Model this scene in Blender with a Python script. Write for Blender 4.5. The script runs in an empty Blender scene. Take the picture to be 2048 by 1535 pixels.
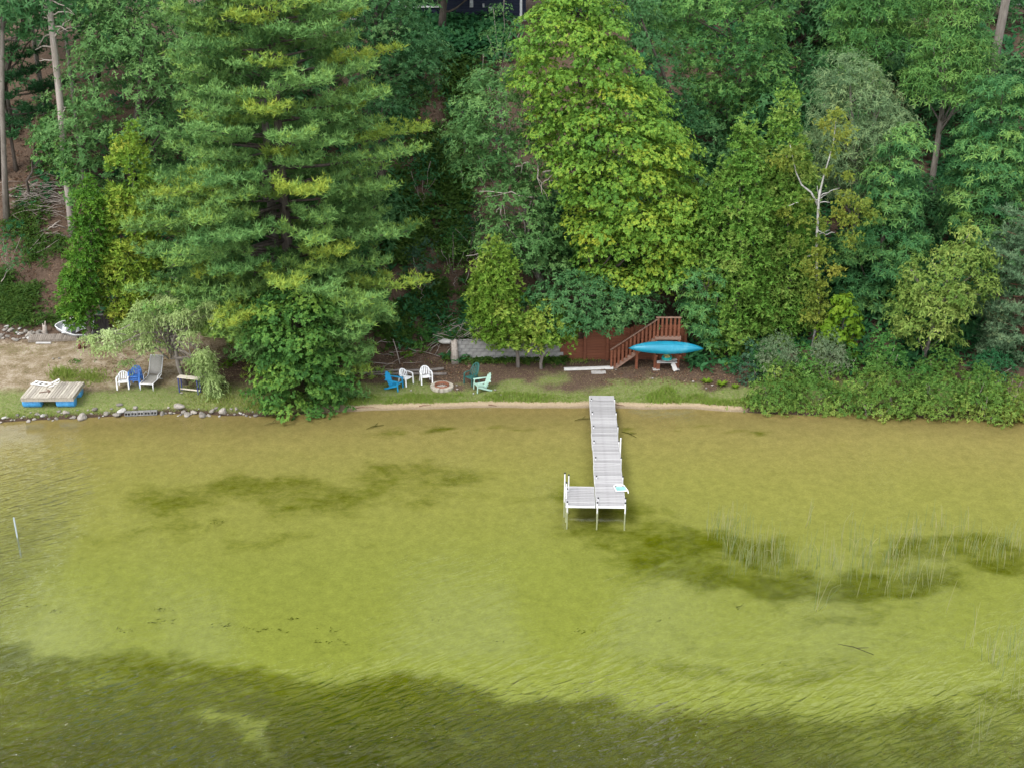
import bpy, math, random
import numpy as np
from mathutils import Vector, Matrix

# ------------------------------------------------------------------ camera, sky, sun, exposure
scene = bpy.context.scene
COL = scene.collection
CAM_H, PITCH, FPX = 25.75, math.radians(23.5), 2500.0
cd = bpy.data.cameras.new("camera")
cd.sensor_width = 36.0
cd.lens = FPX / 2048.0 * 36.0
cd.clip_end = 1000.0
cam = bpy.data.objects.new("camera", cd)
cam.location = (0, 0, CAM_H)
cam.rotation_euler = (math.pi / 2 - PITCH, 0, 0)
COL.objects.link(cam)
scene.camera = cam

SUN_EL, SUN_AZ = math.radians(50), math.radians(222)      # azimuth clockwise from +Y: behind the camera and to the left, behind thin cloud
GLINT_CLOUD_SEED = 111.22  # picked so bright cloud mirrors in the lake's near and left water
world = bpy.data.worlds.new("World")
scene.world = world
world.use_nodes = True
nt = world.node_tree
bg = nt.nodes["Background"]
sky = nt.nodes.new("ShaderNodeTexSky")
sky.sky_type = 'NISHITA'
sky.sun_disc = False
sky.sun_elevation = SUN_EL
sky.sun_rotation = SUN_AZ
sky.dust_density = 3.0
hs = nt.nodes.new("ShaderNodeHueSaturation")
hs.inputs["Saturation"].default_value = 0.6
nt.links.new(sky.outputs[0], hs.inputs["Color"])
# unseen broken cloud added for bright lake reflections: noise on a flat cloud deck seen in perspective
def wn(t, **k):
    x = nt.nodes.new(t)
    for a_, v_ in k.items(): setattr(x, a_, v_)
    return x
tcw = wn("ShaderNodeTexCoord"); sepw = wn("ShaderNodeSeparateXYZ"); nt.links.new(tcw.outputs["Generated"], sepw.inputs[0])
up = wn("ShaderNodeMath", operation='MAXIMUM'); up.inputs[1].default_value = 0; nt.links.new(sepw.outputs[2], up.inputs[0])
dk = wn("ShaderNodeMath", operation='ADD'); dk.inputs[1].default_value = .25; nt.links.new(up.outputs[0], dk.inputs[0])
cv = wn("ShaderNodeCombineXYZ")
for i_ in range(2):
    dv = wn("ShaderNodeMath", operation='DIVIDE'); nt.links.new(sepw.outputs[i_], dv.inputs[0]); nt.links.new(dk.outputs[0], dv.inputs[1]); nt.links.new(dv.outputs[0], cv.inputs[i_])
cv.inputs[2].default_value = GLINT_CLOUD_SEED
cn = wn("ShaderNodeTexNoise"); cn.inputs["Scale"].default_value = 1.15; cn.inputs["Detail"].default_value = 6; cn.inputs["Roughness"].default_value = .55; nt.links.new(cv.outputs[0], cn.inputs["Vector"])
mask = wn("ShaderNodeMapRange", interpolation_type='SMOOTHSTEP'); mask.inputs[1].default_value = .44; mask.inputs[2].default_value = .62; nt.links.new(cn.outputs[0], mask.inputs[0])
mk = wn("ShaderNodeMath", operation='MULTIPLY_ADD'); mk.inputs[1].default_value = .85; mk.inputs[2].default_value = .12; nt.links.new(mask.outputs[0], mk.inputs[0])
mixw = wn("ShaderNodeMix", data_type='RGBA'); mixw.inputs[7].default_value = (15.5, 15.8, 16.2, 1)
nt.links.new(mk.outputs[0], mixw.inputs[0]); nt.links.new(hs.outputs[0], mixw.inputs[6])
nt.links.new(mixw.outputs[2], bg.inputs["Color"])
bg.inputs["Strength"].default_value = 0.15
sl = bpy.data.lights.new("sun", 'SUN')
sl.energy = 1.5
sl.angle = math.radians(20)
sl.color = (1.0, 0.97, 0.92)
sun = bpy.data.objects.new("sun", sl)
sdir = Vector((math.sin(SUN_AZ) * math.cos(SUN_EL), math.cos(SUN_AZ) * math.cos(SUN_EL), math.sin(SUN_EL)))
sun.rotation_euler = sdir.to_track_quat('Z', 'Y').to_euler()
sun.location = (-20, -20, 60)
COL.objects.link(sun)
scene.view_settings.view_transform = 'Standard'
scene.view_settings.look = 'None'
scene.view_settings.gamma = 1
scene.view_settings.use_curve_mapping = False
scene.view_settings.exposure = 0.66
try:
    scene.cycles.max_bounces = 7
    scene.cycles.diffuse_bounces = 3
    scene.cycles.transparent_max_bounces = 12
    scene.cycles.use_denoising = True
except Exception:
    pass

RND = random.Random(7)
RNG = np.random.default_rng(11)
PI = math.pi

# ------------------------------------------------------------------ layout helpers: photo pixel (2048 wide) to a place
CP, SP = math.cos(PITCH), math.sin(PITCH)
def ray(px, py):
    dx, dy = (px - 1024.0) / FPX, (767.5 - py) / FPX
    return dx, CP + dy * SP, -SP + dy * CP
def at(px, py, Y):
    a, b, c = ray(px, py)
    t = Y / b
    return Vector((a * t, Y, CAM_H + c * t))
def on(px, py, z=0.0):
    a, b, c = ray(px, py)
    t = (z - CAM_H) / c
    return Vector((a * t, b * t, z))

# ------------------------------------------------------------------ noise and terrain
def vnoise(x, y, seed=0):
    x, y = np.asarray(x, float), np.asarray(y, float)
    xi, yi = np.floor(x), np.floor(y)
    fx, fy = x - xi, y - yi
    fx, fy = fx * fx * (3 - 2 * fx), fy * fy * (3 - 2 * fy)
    def h(a, b):
        v = np.sin(a * 127.1 + b * 311.7 + seed * 74.7) * 43758.5453
        return v - np.floor(v)
    return (h(xi, yi) * (1 - fx) + h(xi + 1, yi) * fx) * (1 - fy) + (h(xi, yi + 1) * (1 - fx) + h(xi + 1, yi + 1) * fx) * fy
def fbm(x, y, seed=0, o=4):
    s, a, t = 0, 1.0, 0
    for i in range(o):
        s = s + a * vnoise(x * 2 ** i, y * 2 ** i, seed + i * 13); t += a; a *= .5
    return s / t
def sst(a, b, x):
    t = np.clip((np.asarray(x, float) - a) / (b - a), 0, 1)
    return t * t * (3 - 2 * t)
_sh = [on(px, py) for px, py in ((-900, 850), (0, 845), (100, 838), (200, 834), (330, 828), (430, 828), (520, 834), (640, 826), (760, 819), (900, 816),
       (1050, 814), (1200, 816), (1380, 816), (1450, 821), (1530, 826), (1620, 830), (1700, 824), (1770, 824), (1850, 834), (1960, 836), (2048, 842), (2900, 850))]
SHX, SHY = [p.x for p in _sh], [p.y for p in _sh]
def shore(X):
    return np.interp(X, SHX, SHY) + .36 * (fbm(np.asarray(X) * .7, np.asarray(X) * 0 + 3.1, 5, 3) - .5)
WALL_Y = 61.45
def height(X, Y):
    X, Y = np.asarray(X, float), np.asarray(Y, float)
    d = Y - shore(X)
    bank = .30 * sst(-10.5, -13, X) + .22 * sst(12, 14.5, X)
    dl = np.clip(d, 0, 7)
    lawn = .075 * dl + bank * sst(0, .55, d) + .03 * (fbm(X * .8, Y * .8, 2, 3) - .5) * sst(.3, 1.5, d)
    Ss = np.interp(X, [-40, -20, -12, -3, 9, 14, 40], [63.4, 63.2, 62.2, 62.0, 62.0, 61.6, 61.0])
    s = Y - Ss
    lum = (fbm(X * .35, Y * .35, 9, 4) - .5) * 1.1
    slope = .57 * .5 * (s + np.sqrt(s * s + .6)) + lum * sst(0, 4, s)
    land = lawn + slope
    land = np.where(land > 13, 13 + 1.8 * (1 - np.exp(-(land - 13) / 1.8)), land)
    wh = np.where(X < 2.75, 1.1, 1.75)
    inx = sst(-4.6, -3.2, X) * sst(9.6, 9.0, X)
    step = np.where(Y > WALL_Y + .03, np.maximum(land, lawn + wh), land)
    land = land * (1 - inx) + step * inx
    dep = np.where(-d < 12, .075 * -d, .9 + .06 * (-d - 12))
    bed = -np.clip(dep, 0, 3.5) - .05 * (fbm(X * .5, Y * .5, 21, 3) - .5) * sst(0, 2, -d)
    return np.where(d > 0, land, bed)
def hz(x, y):
    return float(height(x, y))
def ground_many(px, py, y0=40.0, y1=110.0):
    """where the view through photo pixels first meets the ground"""
    px, py = np.asarray(px, float), np.asarray(py, float)
    dx, dy = (px - 1024.0) / FPX, (767.5 - py) / FPX
    b, c = CP + dy * SP, -SP + dy * CP
    f = lambda Y: CAM_H + c * (Y / b) - height(dx * Y / b, Y)
    lo, hi, done = np.full(px.shape, y0), np.full(px.shape, y1), np.zeros(px.shape, bool)
    for Y in np.arange(y0, y1, .5):
        hit = (f(np.full(px.shape, Y)) <= 0) & ~done
        lo[hit], hi[hit] = Y - .5, Y
        done |= hit
        if done.all(): break
    for _ in range(7):
        m = (lo + hi) / 2; h = f(m) <= 0
        hi = np.where(h, m, hi); lo = np.where(h, lo, m)
    X = dx * hi / b
    return np.stack([X, hi, height(X, hi)], -1)
def ground(px, py):
    return Vector(ground_many([px], [py])[0])

# ------------------------------------------------------------------ scene tree helpers
def tag(o, label=None, cat=None, group=None, kind=None):
    if label: o["label"] = label
    if cat: o["category"] = cat
    if group: o["group"] = group
    if kind: o["kind"] = kind
    return o
def thing(name, label, cat, loc=(0, 0, 0), rz=0.0, group=None, rx=0.0, ry=0.0):
    o = bpy.data.objects.new(name, None)
    o.empty_display_size = .2
    o.location = loc
    o.rotation_euler = (rx, ry, rz)
    COL.objects.link(o)
    return tag(o, label, cat, group)
def link_mesh(name, me, mat, parent=None):
    o = bpy.data.objects.new(name, me)
    if mat is not None and not me.materials: me.materials.append(mat)
    COL.objects.link(o)
    if parent is not None: o.parent = parent
    return o
def dup(root, loc, rz=0.0, label=None, group=None, scale=None, rx=None, ry=None):
    r = root.copy(); COL.objects.link(r)
    r.location = loc
    r.rotation_euler = (root.rotation_euler.x if rx is None else rx, root.rotation_euler.y if ry is None else ry, rz)
    if scale is not None: r.scale = (scale, scale, scale) if not hasattr(scale, '__len__') else scale
    if label: r["label"] = label
    if group: r["group"] = group
    for ch in list(root.children):
        c = ch.copy(); COL.objects.link(c); c.parent = r
        for g in list(ch.children):
            e = g.copy(); COL.objects.link(e); e.parent = c
    return r

class MB:
    def __init__(self): self.v, self.f = [], []
    def add(self, vs, fs):
        n = len(self.v)
        self.v += [tuple(p) for p in vs]
        self.f += [tuple(i + n for i in q) for q in fs]
        return self
    def box(self, c, s, rz=0.0, M=None):
        M = M or Matrix.Rotation(rz, 3, 'Z')
        c = Vector(c)
        vs = [c + M @ Vector((x * s[0] / 2, y * s[1] / 2, z * s[2] / 2)) for z in (-1, 1) for y in (-1, 1) for x in (-1, 1)]
        return self.add(vs, [(0, 2, 3, 1), (4, 5, 7, 6), (0, 1, 5, 4), (2, 6, 7, 3), (0, 4, 6, 2), (1, 3, 7, 5)])
    def bar(self, p, q, w, h, up=(0, 0, 1)):
        p, q = Vector(p), Vector(q)
        d = (q - p); L = d.length; d.normalize()
        s = d.cross(Vector(up))
        if s.length < 1e-4: s = d.cross(Vector((0, 1, 0)))
        s.normalize(); u = s.cross(d)
        return self.box((p + q) / 2, (L, w, h), M=Matrix((d, s, u)).transposed())
    def tube(self, pts, r, n=7, cap=True):
        pts = [Vector(p) for p in pts]
        m = len(pts)
        rs = list(r) if hasattr(r, '__len__') else [r] * m
        vs, fs = [], []
        ref = Vector((.31, .17, .93))
        for i, p in enumerate(pts):
            d = (pts[min(i + 1, m - 1)] - pts[max(i - 1, 0)])
            if d.length < 1e-6: d = Vector((0, 0, 1))
            d.normalize()
            a = d.cross(ref)
            if a.length < .15: a = d.cross(Vector((1, 0, 0)))
            a.normalize(); b = d.cross(a)
            for k in range(n):
                t = 2 * PI * k / n
                vs.append(p + (a * math.cos(t) + b * math.sin(t)) * rs[i])
        for i in range(m - 1):
            for k in range(n):
                k2 = (k + 1) % n
                fs.append((i * n + k, i * n + k2, (i + 1) * n + k2, (i + 1) * n + k))
        if cap:
            fs.append(tuple(range(n))[::-1]); fs.append(tuple((m - 1) * n + k for k in range(n)))
        return self.add(vs, fs)
    def sheet(self, g, th):
        nu, nv = len(g), len(g[0])
        vs = [Vector(p) for row in g for p in row]
        lo = [Vector((p.x, p.y, p.z)) - Vector(th) for p in vs]
        fs = []
        N = nu * nv
        for i in range(nu - 1):
            for j in range(nv - 1):
                a, b, c, d = i * nv + j, i * nv + j + 1, (i + 1) * nv + j + 1, (i + 1) * nv + j
                fs.append((a, b, c, d)); fs.append((d + N, c + N, b + N, a + N))
        edge = [(0, j) for j in range(nv)] + [(i, nv - 1) for i in range(1, nu)] + [(nu - 1, j) for j in range(nv - 2, -1, -1)] + [(i, 0) for i in range(nu - 2, 0, -1)]
        ids = [i * nv + j for i, j in edge]
        for k in range(len(ids)):
            a, b = ids[k], ids[(k + 1) % len(ids)]
            fs.append((b, a, a + N, b + N))
        return self.add(vs + lo, fs)
    def lathe(self, prof, n=16, c=(0, 0, 0)):
        c = Vector(c); vs, fs = [], []
        for r, z in prof:
            for k in range(n):
                t = 2 * PI * k / n
                vs.append(c + Vector((r * math.cos(t), r * math.sin(t), z)))
        for i in range(len(prof) - 1):
            for k in range(n):
                k2 = (k + 1) % n
                fs.append((i * n + k, i * n + k2, (i + 1) * n + k2, (i + 1) * n + k))
        return self.add(vs, fs)
    def mesh(self, name, smooth=False):
        me = bpy.data.meshes.new(name)
        me.from_pydata(self.v, [], self.f)
        if smooth:
            me.polygons.foreach_set('use_smooth', [True] * len(me.polygons))
        me.update()
        return me
    def build(self, name, mat, parent=None, smooth=False):
        return link_mesh(name, self.mesh(name, smooth), mat, parent)

# ------------------------------------------------------------------ materials
def new_mat(name):
    m = bpy.data.materials.new(name); m.use_nodes = True
    n = m.node_tree; b = n.nodes["Principled BSDF"]
    return m, n, b
def nd(n, t, **k):
    x = n.nodes.new(t)
    for a, v in k.items(): setattr(x, a, v)
    return x
def ramp(n, stops):
    r = nd(n, "ShaderNodeValToRGB")
    e = r.color_ramp.elements
    while len(e) < len(stops): e.new(.5)
    for i, (p, c) in enumerate(stops):
        e[i].position = p; e[i].color = (*c, 1)
    return r
def noise(n, scale, detail=4, rough=.6, vec=None, dist=0.0):
    x = nd(n, "ShaderNodeTexNoise")
    x.inputs["Scale"].default_value = scale; x.inputs["Detail"].default_value = detail; x.inputs["Roughness"].default_value = rough
    x.inputs["Distortion"].default_value = dist
    if vec is not None: n.links.new(vec, x.inputs["Vector"])
    return x
def mapped(n, scale=(1, 1, 1), rot=(0, 0, 0), coord="Object", turn=False):
    tc = nd(n, "ShaderNodeTexCoord"); mp = nd(n, "ShaderNodeMapping")
    if turn: mp.vector_type = 'TEXTURE'; scale = [1 / s for s in scale]      # turned first, then stretched
    mp.inputs["Scale"].default_value = scale; mp.inputs["Rotation"].default_value = rot
    n.links.new(tc.outputs[coord], mp.inputs["Vector"])
    return mp.outputs[0]
def solid(name, c1, c2, scale=8, rough=.6, spec=.3, stretch=(1, 1, 1), bump=0.0, rand=.0, c3=None):
    """two or three colours of wear mixed by noise; rand varies the value from object to object"""
    m, n, b = new_mat(name)
    v = mapped(n, stretch)
    x = noise(n, scale, 5, .65, v)
    st = [(.33, c1), (.68, c2)] if c3 is None else [(.3, c1), (.55, c2), (.75, c3)]
    r = ramp(n, st)
    n.links.new(x.outputs[0], r.inputs[0])
    out = r.outputs[0]
    if rand:
        oi = nd(n, "ShaderNodeObjectInfo"); h = nd(n, "ShaderNodeHueSaturation")
        mr = nd(n, "ShaderNodeMapRange"); mr.inputs[3].default_value = 1 - rand; mr.inputs[4].default_value = 1 + rand
        n.links.new(oi.outputs["Random"], mr.inputs[0]); n.links.new(mr.outputs[0], h.inputs["Value"]); n.links.new(out, h.inputs["Color"])
        out = h.outputs[0]
    n.links.new(out, b.inputs["Base Color"])
    b.inputs["Roughness"].default_value = rough
    b.inputs["Specular IOR Level"].default_value = spec
    if bump:
        bp = nd(n, "ShaderNodeBump"); bp.inputs["Strength"].default_value = bump; bp.inputs["Distance"].default_value = .02
        n.links.new(x.outputs[0], bp.inputs["Height"]); n.links.new(bp.outputs[0], b.inputs["Normal"])
    return m
def leaf_mat(name, cols, trans=.34, rough=.55, spec=.10, back=1.15):
    m, n, b = new_mat(name)
    a = nd(n, "ShaderNodeAttribute", attribute_name="tone")
    k = len(cols)
    r = ramp(n, [(i / (k - 1), c) for i, c in enumerate(cols)])
    n.links.new(a.outputs["Fac"], r.inputs[0])
    n.links.new(r.outputs[0], b.inputs["Base Color"])
    b.inputs["Roughness"].default_value = rough
    b.inputs["Specular IOR Level"].default_value = spec
    tr = nd(n, "ShaderNodeBsdfTranslucent")
    h = nd(n, "ShaderNodeHueSaturation"); h.inputs["Value"].default_value = back
    h.inputs["Hue"].default_value = .485
    n.links.new(r.outputs[0], h.inputs["Color"]); n.links.new(h.outputs[0], tr.inputs["Color"])
    mx = nd(n, "ShaderNodeMixShader"); mx.inputs[0].default_value = trans
    n.links.new(b.outputs[0], mx.inputs[1]); n.links.new(tr.outputs[0], mx.inputs[2])
    n.links.new(mx.outputs[0], n.nodes["Material Output"].inputs["Surface"])
    return m
LM = {
 'oak': leaf_mat('oak_leaf', [(0.022, 0.081, 0.026), (0.046, 0.137, 0.046), (0.079, 0.188, 0.065), (0.125, 0.245, 0.080)]),
 'oak_grey': leaf_mat('oak_leaf_greyish', [(0.045, 0.123, 0.034), (0.084, 0.193, 0.058), (0.134, 0.265, 0.082), (0.191, 0.336, 0.097)]),
 'oak_light': leaf_mat('oak_leaf_light', [(0.041, 0.129, 0.038), (0.079, 0.203, 0.054), (0.134, 0.284, 0.068), (0.222, 0.378, 0.096)]),
 'maple_lime': leaf_mat('lime_maple_leaf', [(0.079, 0.190, 0.034), (0.130, 0.271, 0.042), (0.191, 0.337, 0.049), (0.270, 0.379, 0.049), (0.344, 0.393, 0.043)], trans=.38),
 'maple_dark': leaf_mat('dark_maple_leaf', [(0.031, 0.097, 0.022), (0.065, 0.167, 0.033), (0.113, 0.233, 0.044), (0.188, 0.307, 0.049)]),
 'pine': leaf_mat('white_pine_needle', [(0.062, 0.155, 0.044), (0.114, 0.236, 0.067), (0.170, 0.311, 0.087), (0.224, 0.339, 0.061), (0.286, 0.350, 0.050)], trans=.2),
 'scots': leaf_mat('blue_pine_needle', [(0.060, 0.115, 0.057), (0.096, 0.175, 0.087), (0.156, 0.250, 0.132), (0.180, 0.188, 0.069)], trans=.15),
 'dark_pine': leaf_mat('dark_pine_needle', [(.016, .060, .022), (.026, .085, .028), (.040, .11, .035)], trans=.2),  # darkest needle greens, for the small pine and the evergreen bushes
 'cedar': leaf_mat('cedar_spray', [(0.039, 0.120, 0.015), (0.066, 0.171, 0.020), (0.100, 0.216, 0.024), (0.154, 0.257, 0.033)], trans=.2),
 'cedar_yellow': leaf_mat('yellow_cedar_spray', [(0.081, 0.173, 0.019), (0.133, 0.238, 0.030), (0.202, 0.297, 0.049), (0.300, 0.356, 0.061)], trans=.22),
 'cedar_olive': leaf_mat('olive_cedar_spray', [(0.068, 0.172, 0.024), (0.114, 0.232, 0.036), (0.182, 0.291, 0.056), (0.271, 0.350, 0.080)], trans=.22),
 'cedar_gold': leaf_mat('gold_cedar_spray', [(0.095, 0.200, 0.023), (0.162, 0.270, 0.032), (0.247, 0.340, 0.045), (0.351, 0.400, 0.063)], trans=.22),
 'locust': leaf_mat('locust_leaf', [(0.036, 0.128, 0.045), (0.067, 0.193, 0.064), (0.122, 0.268, 0.077), (0.219, 0.372, 0.093)], trans=.35),
 'willow': leaf_mat('pale_willow_leaf', [(0.167, 0.248, 0.077), (0.256, 0.355, 0.121), (0.355, 0.456, 0.182), (0.453, 0.556, 0.264)], trans=.3),
 'greywillow': leaf_mat('grey_willow_leaf', [(0.077, 0.146, 0.066), (0.129, 0.212, 0.095), (0.199, 0.284, 0.125), (0.283, 0.344, 0.131)], trans=.3),
 'birch': leaf_mat('birch_leaf', [(0.083, 0.143, 0.024), (0.132, 0.193, 0.031), (0.198, 0.242, 0.039), (0.286, 0.286, 0.050)], trans=.35),
 'poplar': leaf_mat('poplar_leaf', [(0.080, 0.153, 0.027), (0.133, 0.219, 0.042), (0.207, 0.286, 0.063), (0.319, 0.372, 0.095)], trans=.3),
 'sapling': leaf_mat('basswood_leaf', [(.08, .17, .012), (.13, .235, .018), (.19, .29, .025)], trans=.4),
 'shrub': leaf_mat('shrub_leaf', [(0.063, 0.142, 0.025), (0.110, 0.200, 0.035), (0.173, 0.261, 0.051), (0.252, 0.318, 0.069)], trans=.3),
 'shrub_mid': leaf_mat('deep_shrub_leaf', [(0.041, 0.129, 0.026), (0.075, 0.194, 0.038), (0.128, 0.259, 0.054), (0.194, 0.331, 0.072)], trans=.3),
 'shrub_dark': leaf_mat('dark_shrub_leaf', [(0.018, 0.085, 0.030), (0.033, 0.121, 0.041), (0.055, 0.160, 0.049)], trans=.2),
 'juniper': leaf_mat('juniper_leaf', [(.028, .070, .038), (.045, .100, .052), (.070, .13, .066)], trans=.15),
 'silver': leaf_mat('silver_shrub_leaf', [(0.112, 0.172, 0.087), (0.166, 0.227, 0.122), (0.225, 0.284, 0.162), (0.291, 0.343, 0.212)], trans=.25),
 'fern': leaf_mat('fern_frond', [(.05, .15, .012), (.09, .22, .018), (.15, .30, .025)], trans=.35),
 'hillfern': leaf_mat('hill_fern_frond', [(0.026, 0.069, 0.013), (0.045, 0.095, 0.015), (0.076, 0.127, 0.022)], trans=.3),
 'grass': leaf_mat('grass_blade', [(0.370, 0.297, 0.149), (0.269, 0.257, 0.095), (0.207, 0.268, 0.055), (0.174, 0.292, 0.040)], trans=.3, spec=.15),
 'litter': leaf_mat('dead_leaf', [(0.083, 0.041, 0.024), (0.138, 0.078, 0.046), (0.193, 0.130, 0.083), (0.276, 0.227, 0.154)], trans=.1, spec=.1),
 'reed': leaf_mat('reed_stalk', [(0.168, 0.24, 0.109), (0.253, 0.306, 0.142), (0.4, 0.393, 0.218), (0.505, 0.459, 0.295)], trans=.45),
}
BARK = solid('grey_bark', (.13, .11, .095), (.24, .215, .19), 5, .9, .1, (1, 1, .25), .6)
BARK_D = solid('dark_bark', (.055, .045, .038), (.12, .10, .085), 6, .9, .1, (1, 1, .25), .6)
BARK_PALE = solid('pale_pine_bark', (.20, .165, .14), (.36, .32, .29), 4, .9, .1, (1, 1, .2), .6, c3=(.30, .20, .16))
BARK_RED = solid('reddish_bark', (.15, .07, .045), (.24, .14, .10), 6, .9, .1, (1, 1, .3), .5)
BIRCHB = solid('birch_bark', (.17, .16, .145), (.37, .36, .34), 3, .7, .2, (1, 1, 2.5), .2, c3=(.46, .45, .435))
TWIG = solid('grey_twig', (.17, .14, .12), (.34, .30, .27), 9, .9, .1)
DRIFT = solid('weathered_stick', (.24, .20, .17), (.42, .38, .34), 7, .85, .1)

# ------------------------------------------------------------------ leaves as real faces
def norm(a):
    return a / np.maximum(np.linalg.norm(a, axis=-1, keepdims=True), 1e-9)
def basis(U):
    ref = np.where(np.abs(U[:, 2:3]) > .9, np.array([[1., 0, 0]]), np.array([[0, 0, 1.]]))
    A = norm(np.cross(U, ref)); B = np.cross(U, A)
    return A, B
class Leaves:
    def __init__(self): self.q, self.t = [], []
    def tufts(self, P, U, k, el, L, W, tone, droop=.0, tri=False, jit=.25, tj=.13, mid=.45):
        """k leaves spread round the axis U at every point P"""
        P, U = np.asarray(P, float), norm(np.asarray(U, float))
        n = len(P)
        if n == 0: return
        A, B = basis(U)
        rp = lambda a: np.repeat(a, k, axis=0)
        ph = (np.tile(np.arange(k) * 2 * PI / k, n) + np.repeat(RNG.uniform(0, 2 * PI, n), k) + RNG.normal(0, jit, n * k))[:, None]
        e = np.radians(RNG.uniform(el[0], el[1], n * k))[:, None]
        Uk = rp(U)
        D = np.cos(e) * (np.cos(ph) * rp(A) + np.sin(ph) * rp(B)) + np.sin(e) * Uk
        Nn = norm(Uk - D * (Uk * D).sum(1, keepdims=True) + RNG.normal(0, .35, (n * k, 3)))
        self.leaf(rp(P), D, Nn, L * RNG.uniform(.55, 1.35, n * k), W * RNG.uniform(.75, 1.25, n * k), rp(np.asarray(tone, float).reshape(n)) + RNG.normal(0, tj, n * k), droop, tri, mid)
    def leaf(self, P, D, Nn, L, W, tone, droop=.0, tri=False, mid=.45):
        S = norm(np.cross(D, Nn)); L = L[:, None]; W = W[:, None]
        tip = P + D * L; tip[:, 2:3] -= L * droop
        tone = np.clip(tone, 0, 1)
        if tri:
            V = np.stack([P - S * W * .5, P + S * W * .5, tip], 1)
            self.t.append((V, tone))
        else:
            m = P + D * L * mid; m[:, 2:3] -= L * droop * .25
            V = np.stack([P, m + S * W * .5, tip, m - S * W * .5], 1)
            self.q.append((V, tone))
    def build(self, name, mat, parent=None, origin=(0, 0, 0)):
        me = bpy.data.meshes.new(name)
        vs, tones, starts, nl = [], [], [], 0
        for lst, k in ((self.q, 4), (self.t, 3)):
            for V, t in lst:
                vs.append(V.reshape(-1, 3)); tones.append(t)
                starts.append(np.arange(len(V)) * k + nl); nl += len(V) * k
        v = (np.concatenate(vs) - np.asarray(origin, float)).astype(np.float32)
        s = np.concatenate(starts).astype(np.int32)
        me.vertices.add(len(v)); me.vertices.foreach_set('co', v.ravel())
        me.loops.add(nl); me.loops.foreach_set('vertex_index', np.arange(nl, dtype=np.int32))
        me.polygons.add(len(s)); me.polygons.foreach_set('loop_start', s)
        me.update(calc_edges=True)
        at_ = me.attributes.new('tone', 'FLOAT', 'FACE')
        at_.data.foreach_set('value', np.concatenate(tones).astype(np.float32))
        return link_mesh(name, me, mat, parent)

SPEC = {  # rc clump radius, fl flatness, dens tufts per m2 of clump, k leaves, el, L, W, out (outward lean), mat
 'oak':       dict(rc=1.12, fl=.60, dens=52, k=5, el=(-25, 35), L=.20, W=.085, out=.55, droop=.10, spread=.92),
 'maple':     dict(spread=.86, rc=.86, fl=.42, dens=105, k=4, el=(-20, 25), L=.138, W=.112, out=.35, droop=.15),
 'cedar':     dict(spread=.85, rc=.50, fl=.85, dens=120, k=5, el=(15, 70), L=.20, W=.085, out=1.2, droop=.05),
 'locust':    dict(spread=.88, rc=.95, fl=.42, dens=62, k=6, el=(-25, 20), L=.25, W=.065, out=.45, droop=.2),
 'greywillow':dict(spread=.85, rc=.85, fl=.7, dens=60, k=5, el=(-30, 50), L=.24, W=.05, out=.7, droop=.25),
 'poplar':    dict(rc=.62, fl=.7, dens=66, k=4, el=(-40, 40), L=.19, W=.09, out=.6, droop=.3),
 'shrub':     dict(rc=.42, fl=.75, dens=165, k=4, el=(-20, 40), L=.115, W=.066, out=.8, droop=.1),
 'silver':    dict(rc=.32, fl=.85, dens=230, k=5, el=(0, 65), L=.11, W=.032, out=.9, droop=.0),
 'sapling':   dict(rc=.38, fl=.6, dens=60, k=3, el=(-35, 15), L=.22, W=.20, out=.5, droop=.3),
 'far':       dict(spread=.9, rc=1.35, fl=.62, dens=26, k=5, el=(-25, 35), L=.34, W=.13, out=.6, droop=.12),
}
def profile(rows, Y):
    zs, xc, rr = [], [], []
    for py, l, r in rows:
        a, b = at(l, py, Y), at(r, py, Y)
        zs.append(a.z); xc.append((a.x + b.x) / 2); rr.append((b.x - a.x) / 2)
    o = np.argsort(zs)
    return np.array(zs)[o], np.array(xc)[o], np.array(rr)[o]
def limb(mb, p, q, r0, r1, n=6, sag=.12, wob=.08, seg=5):
    p, q = Vector(p), Vector(q); L = (q - p).length
    pts = []
    for i in range(seg + 1):
        t = i / seg
        w = Vector((RND.gauss(0, wob), RND.gauss(0, wob), RND.gauss(0, wob))) * L * .35 * math.sin(PI * t)
        pts.append(p.lerp(q, t) + Vector((0, 0, -sag * L * math.sin(PI * t))) + w)
    mb.tube(pts, [r0 + (r1 - r0) * i / seg for i in range(seg + 1)], n)
    return pts
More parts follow.
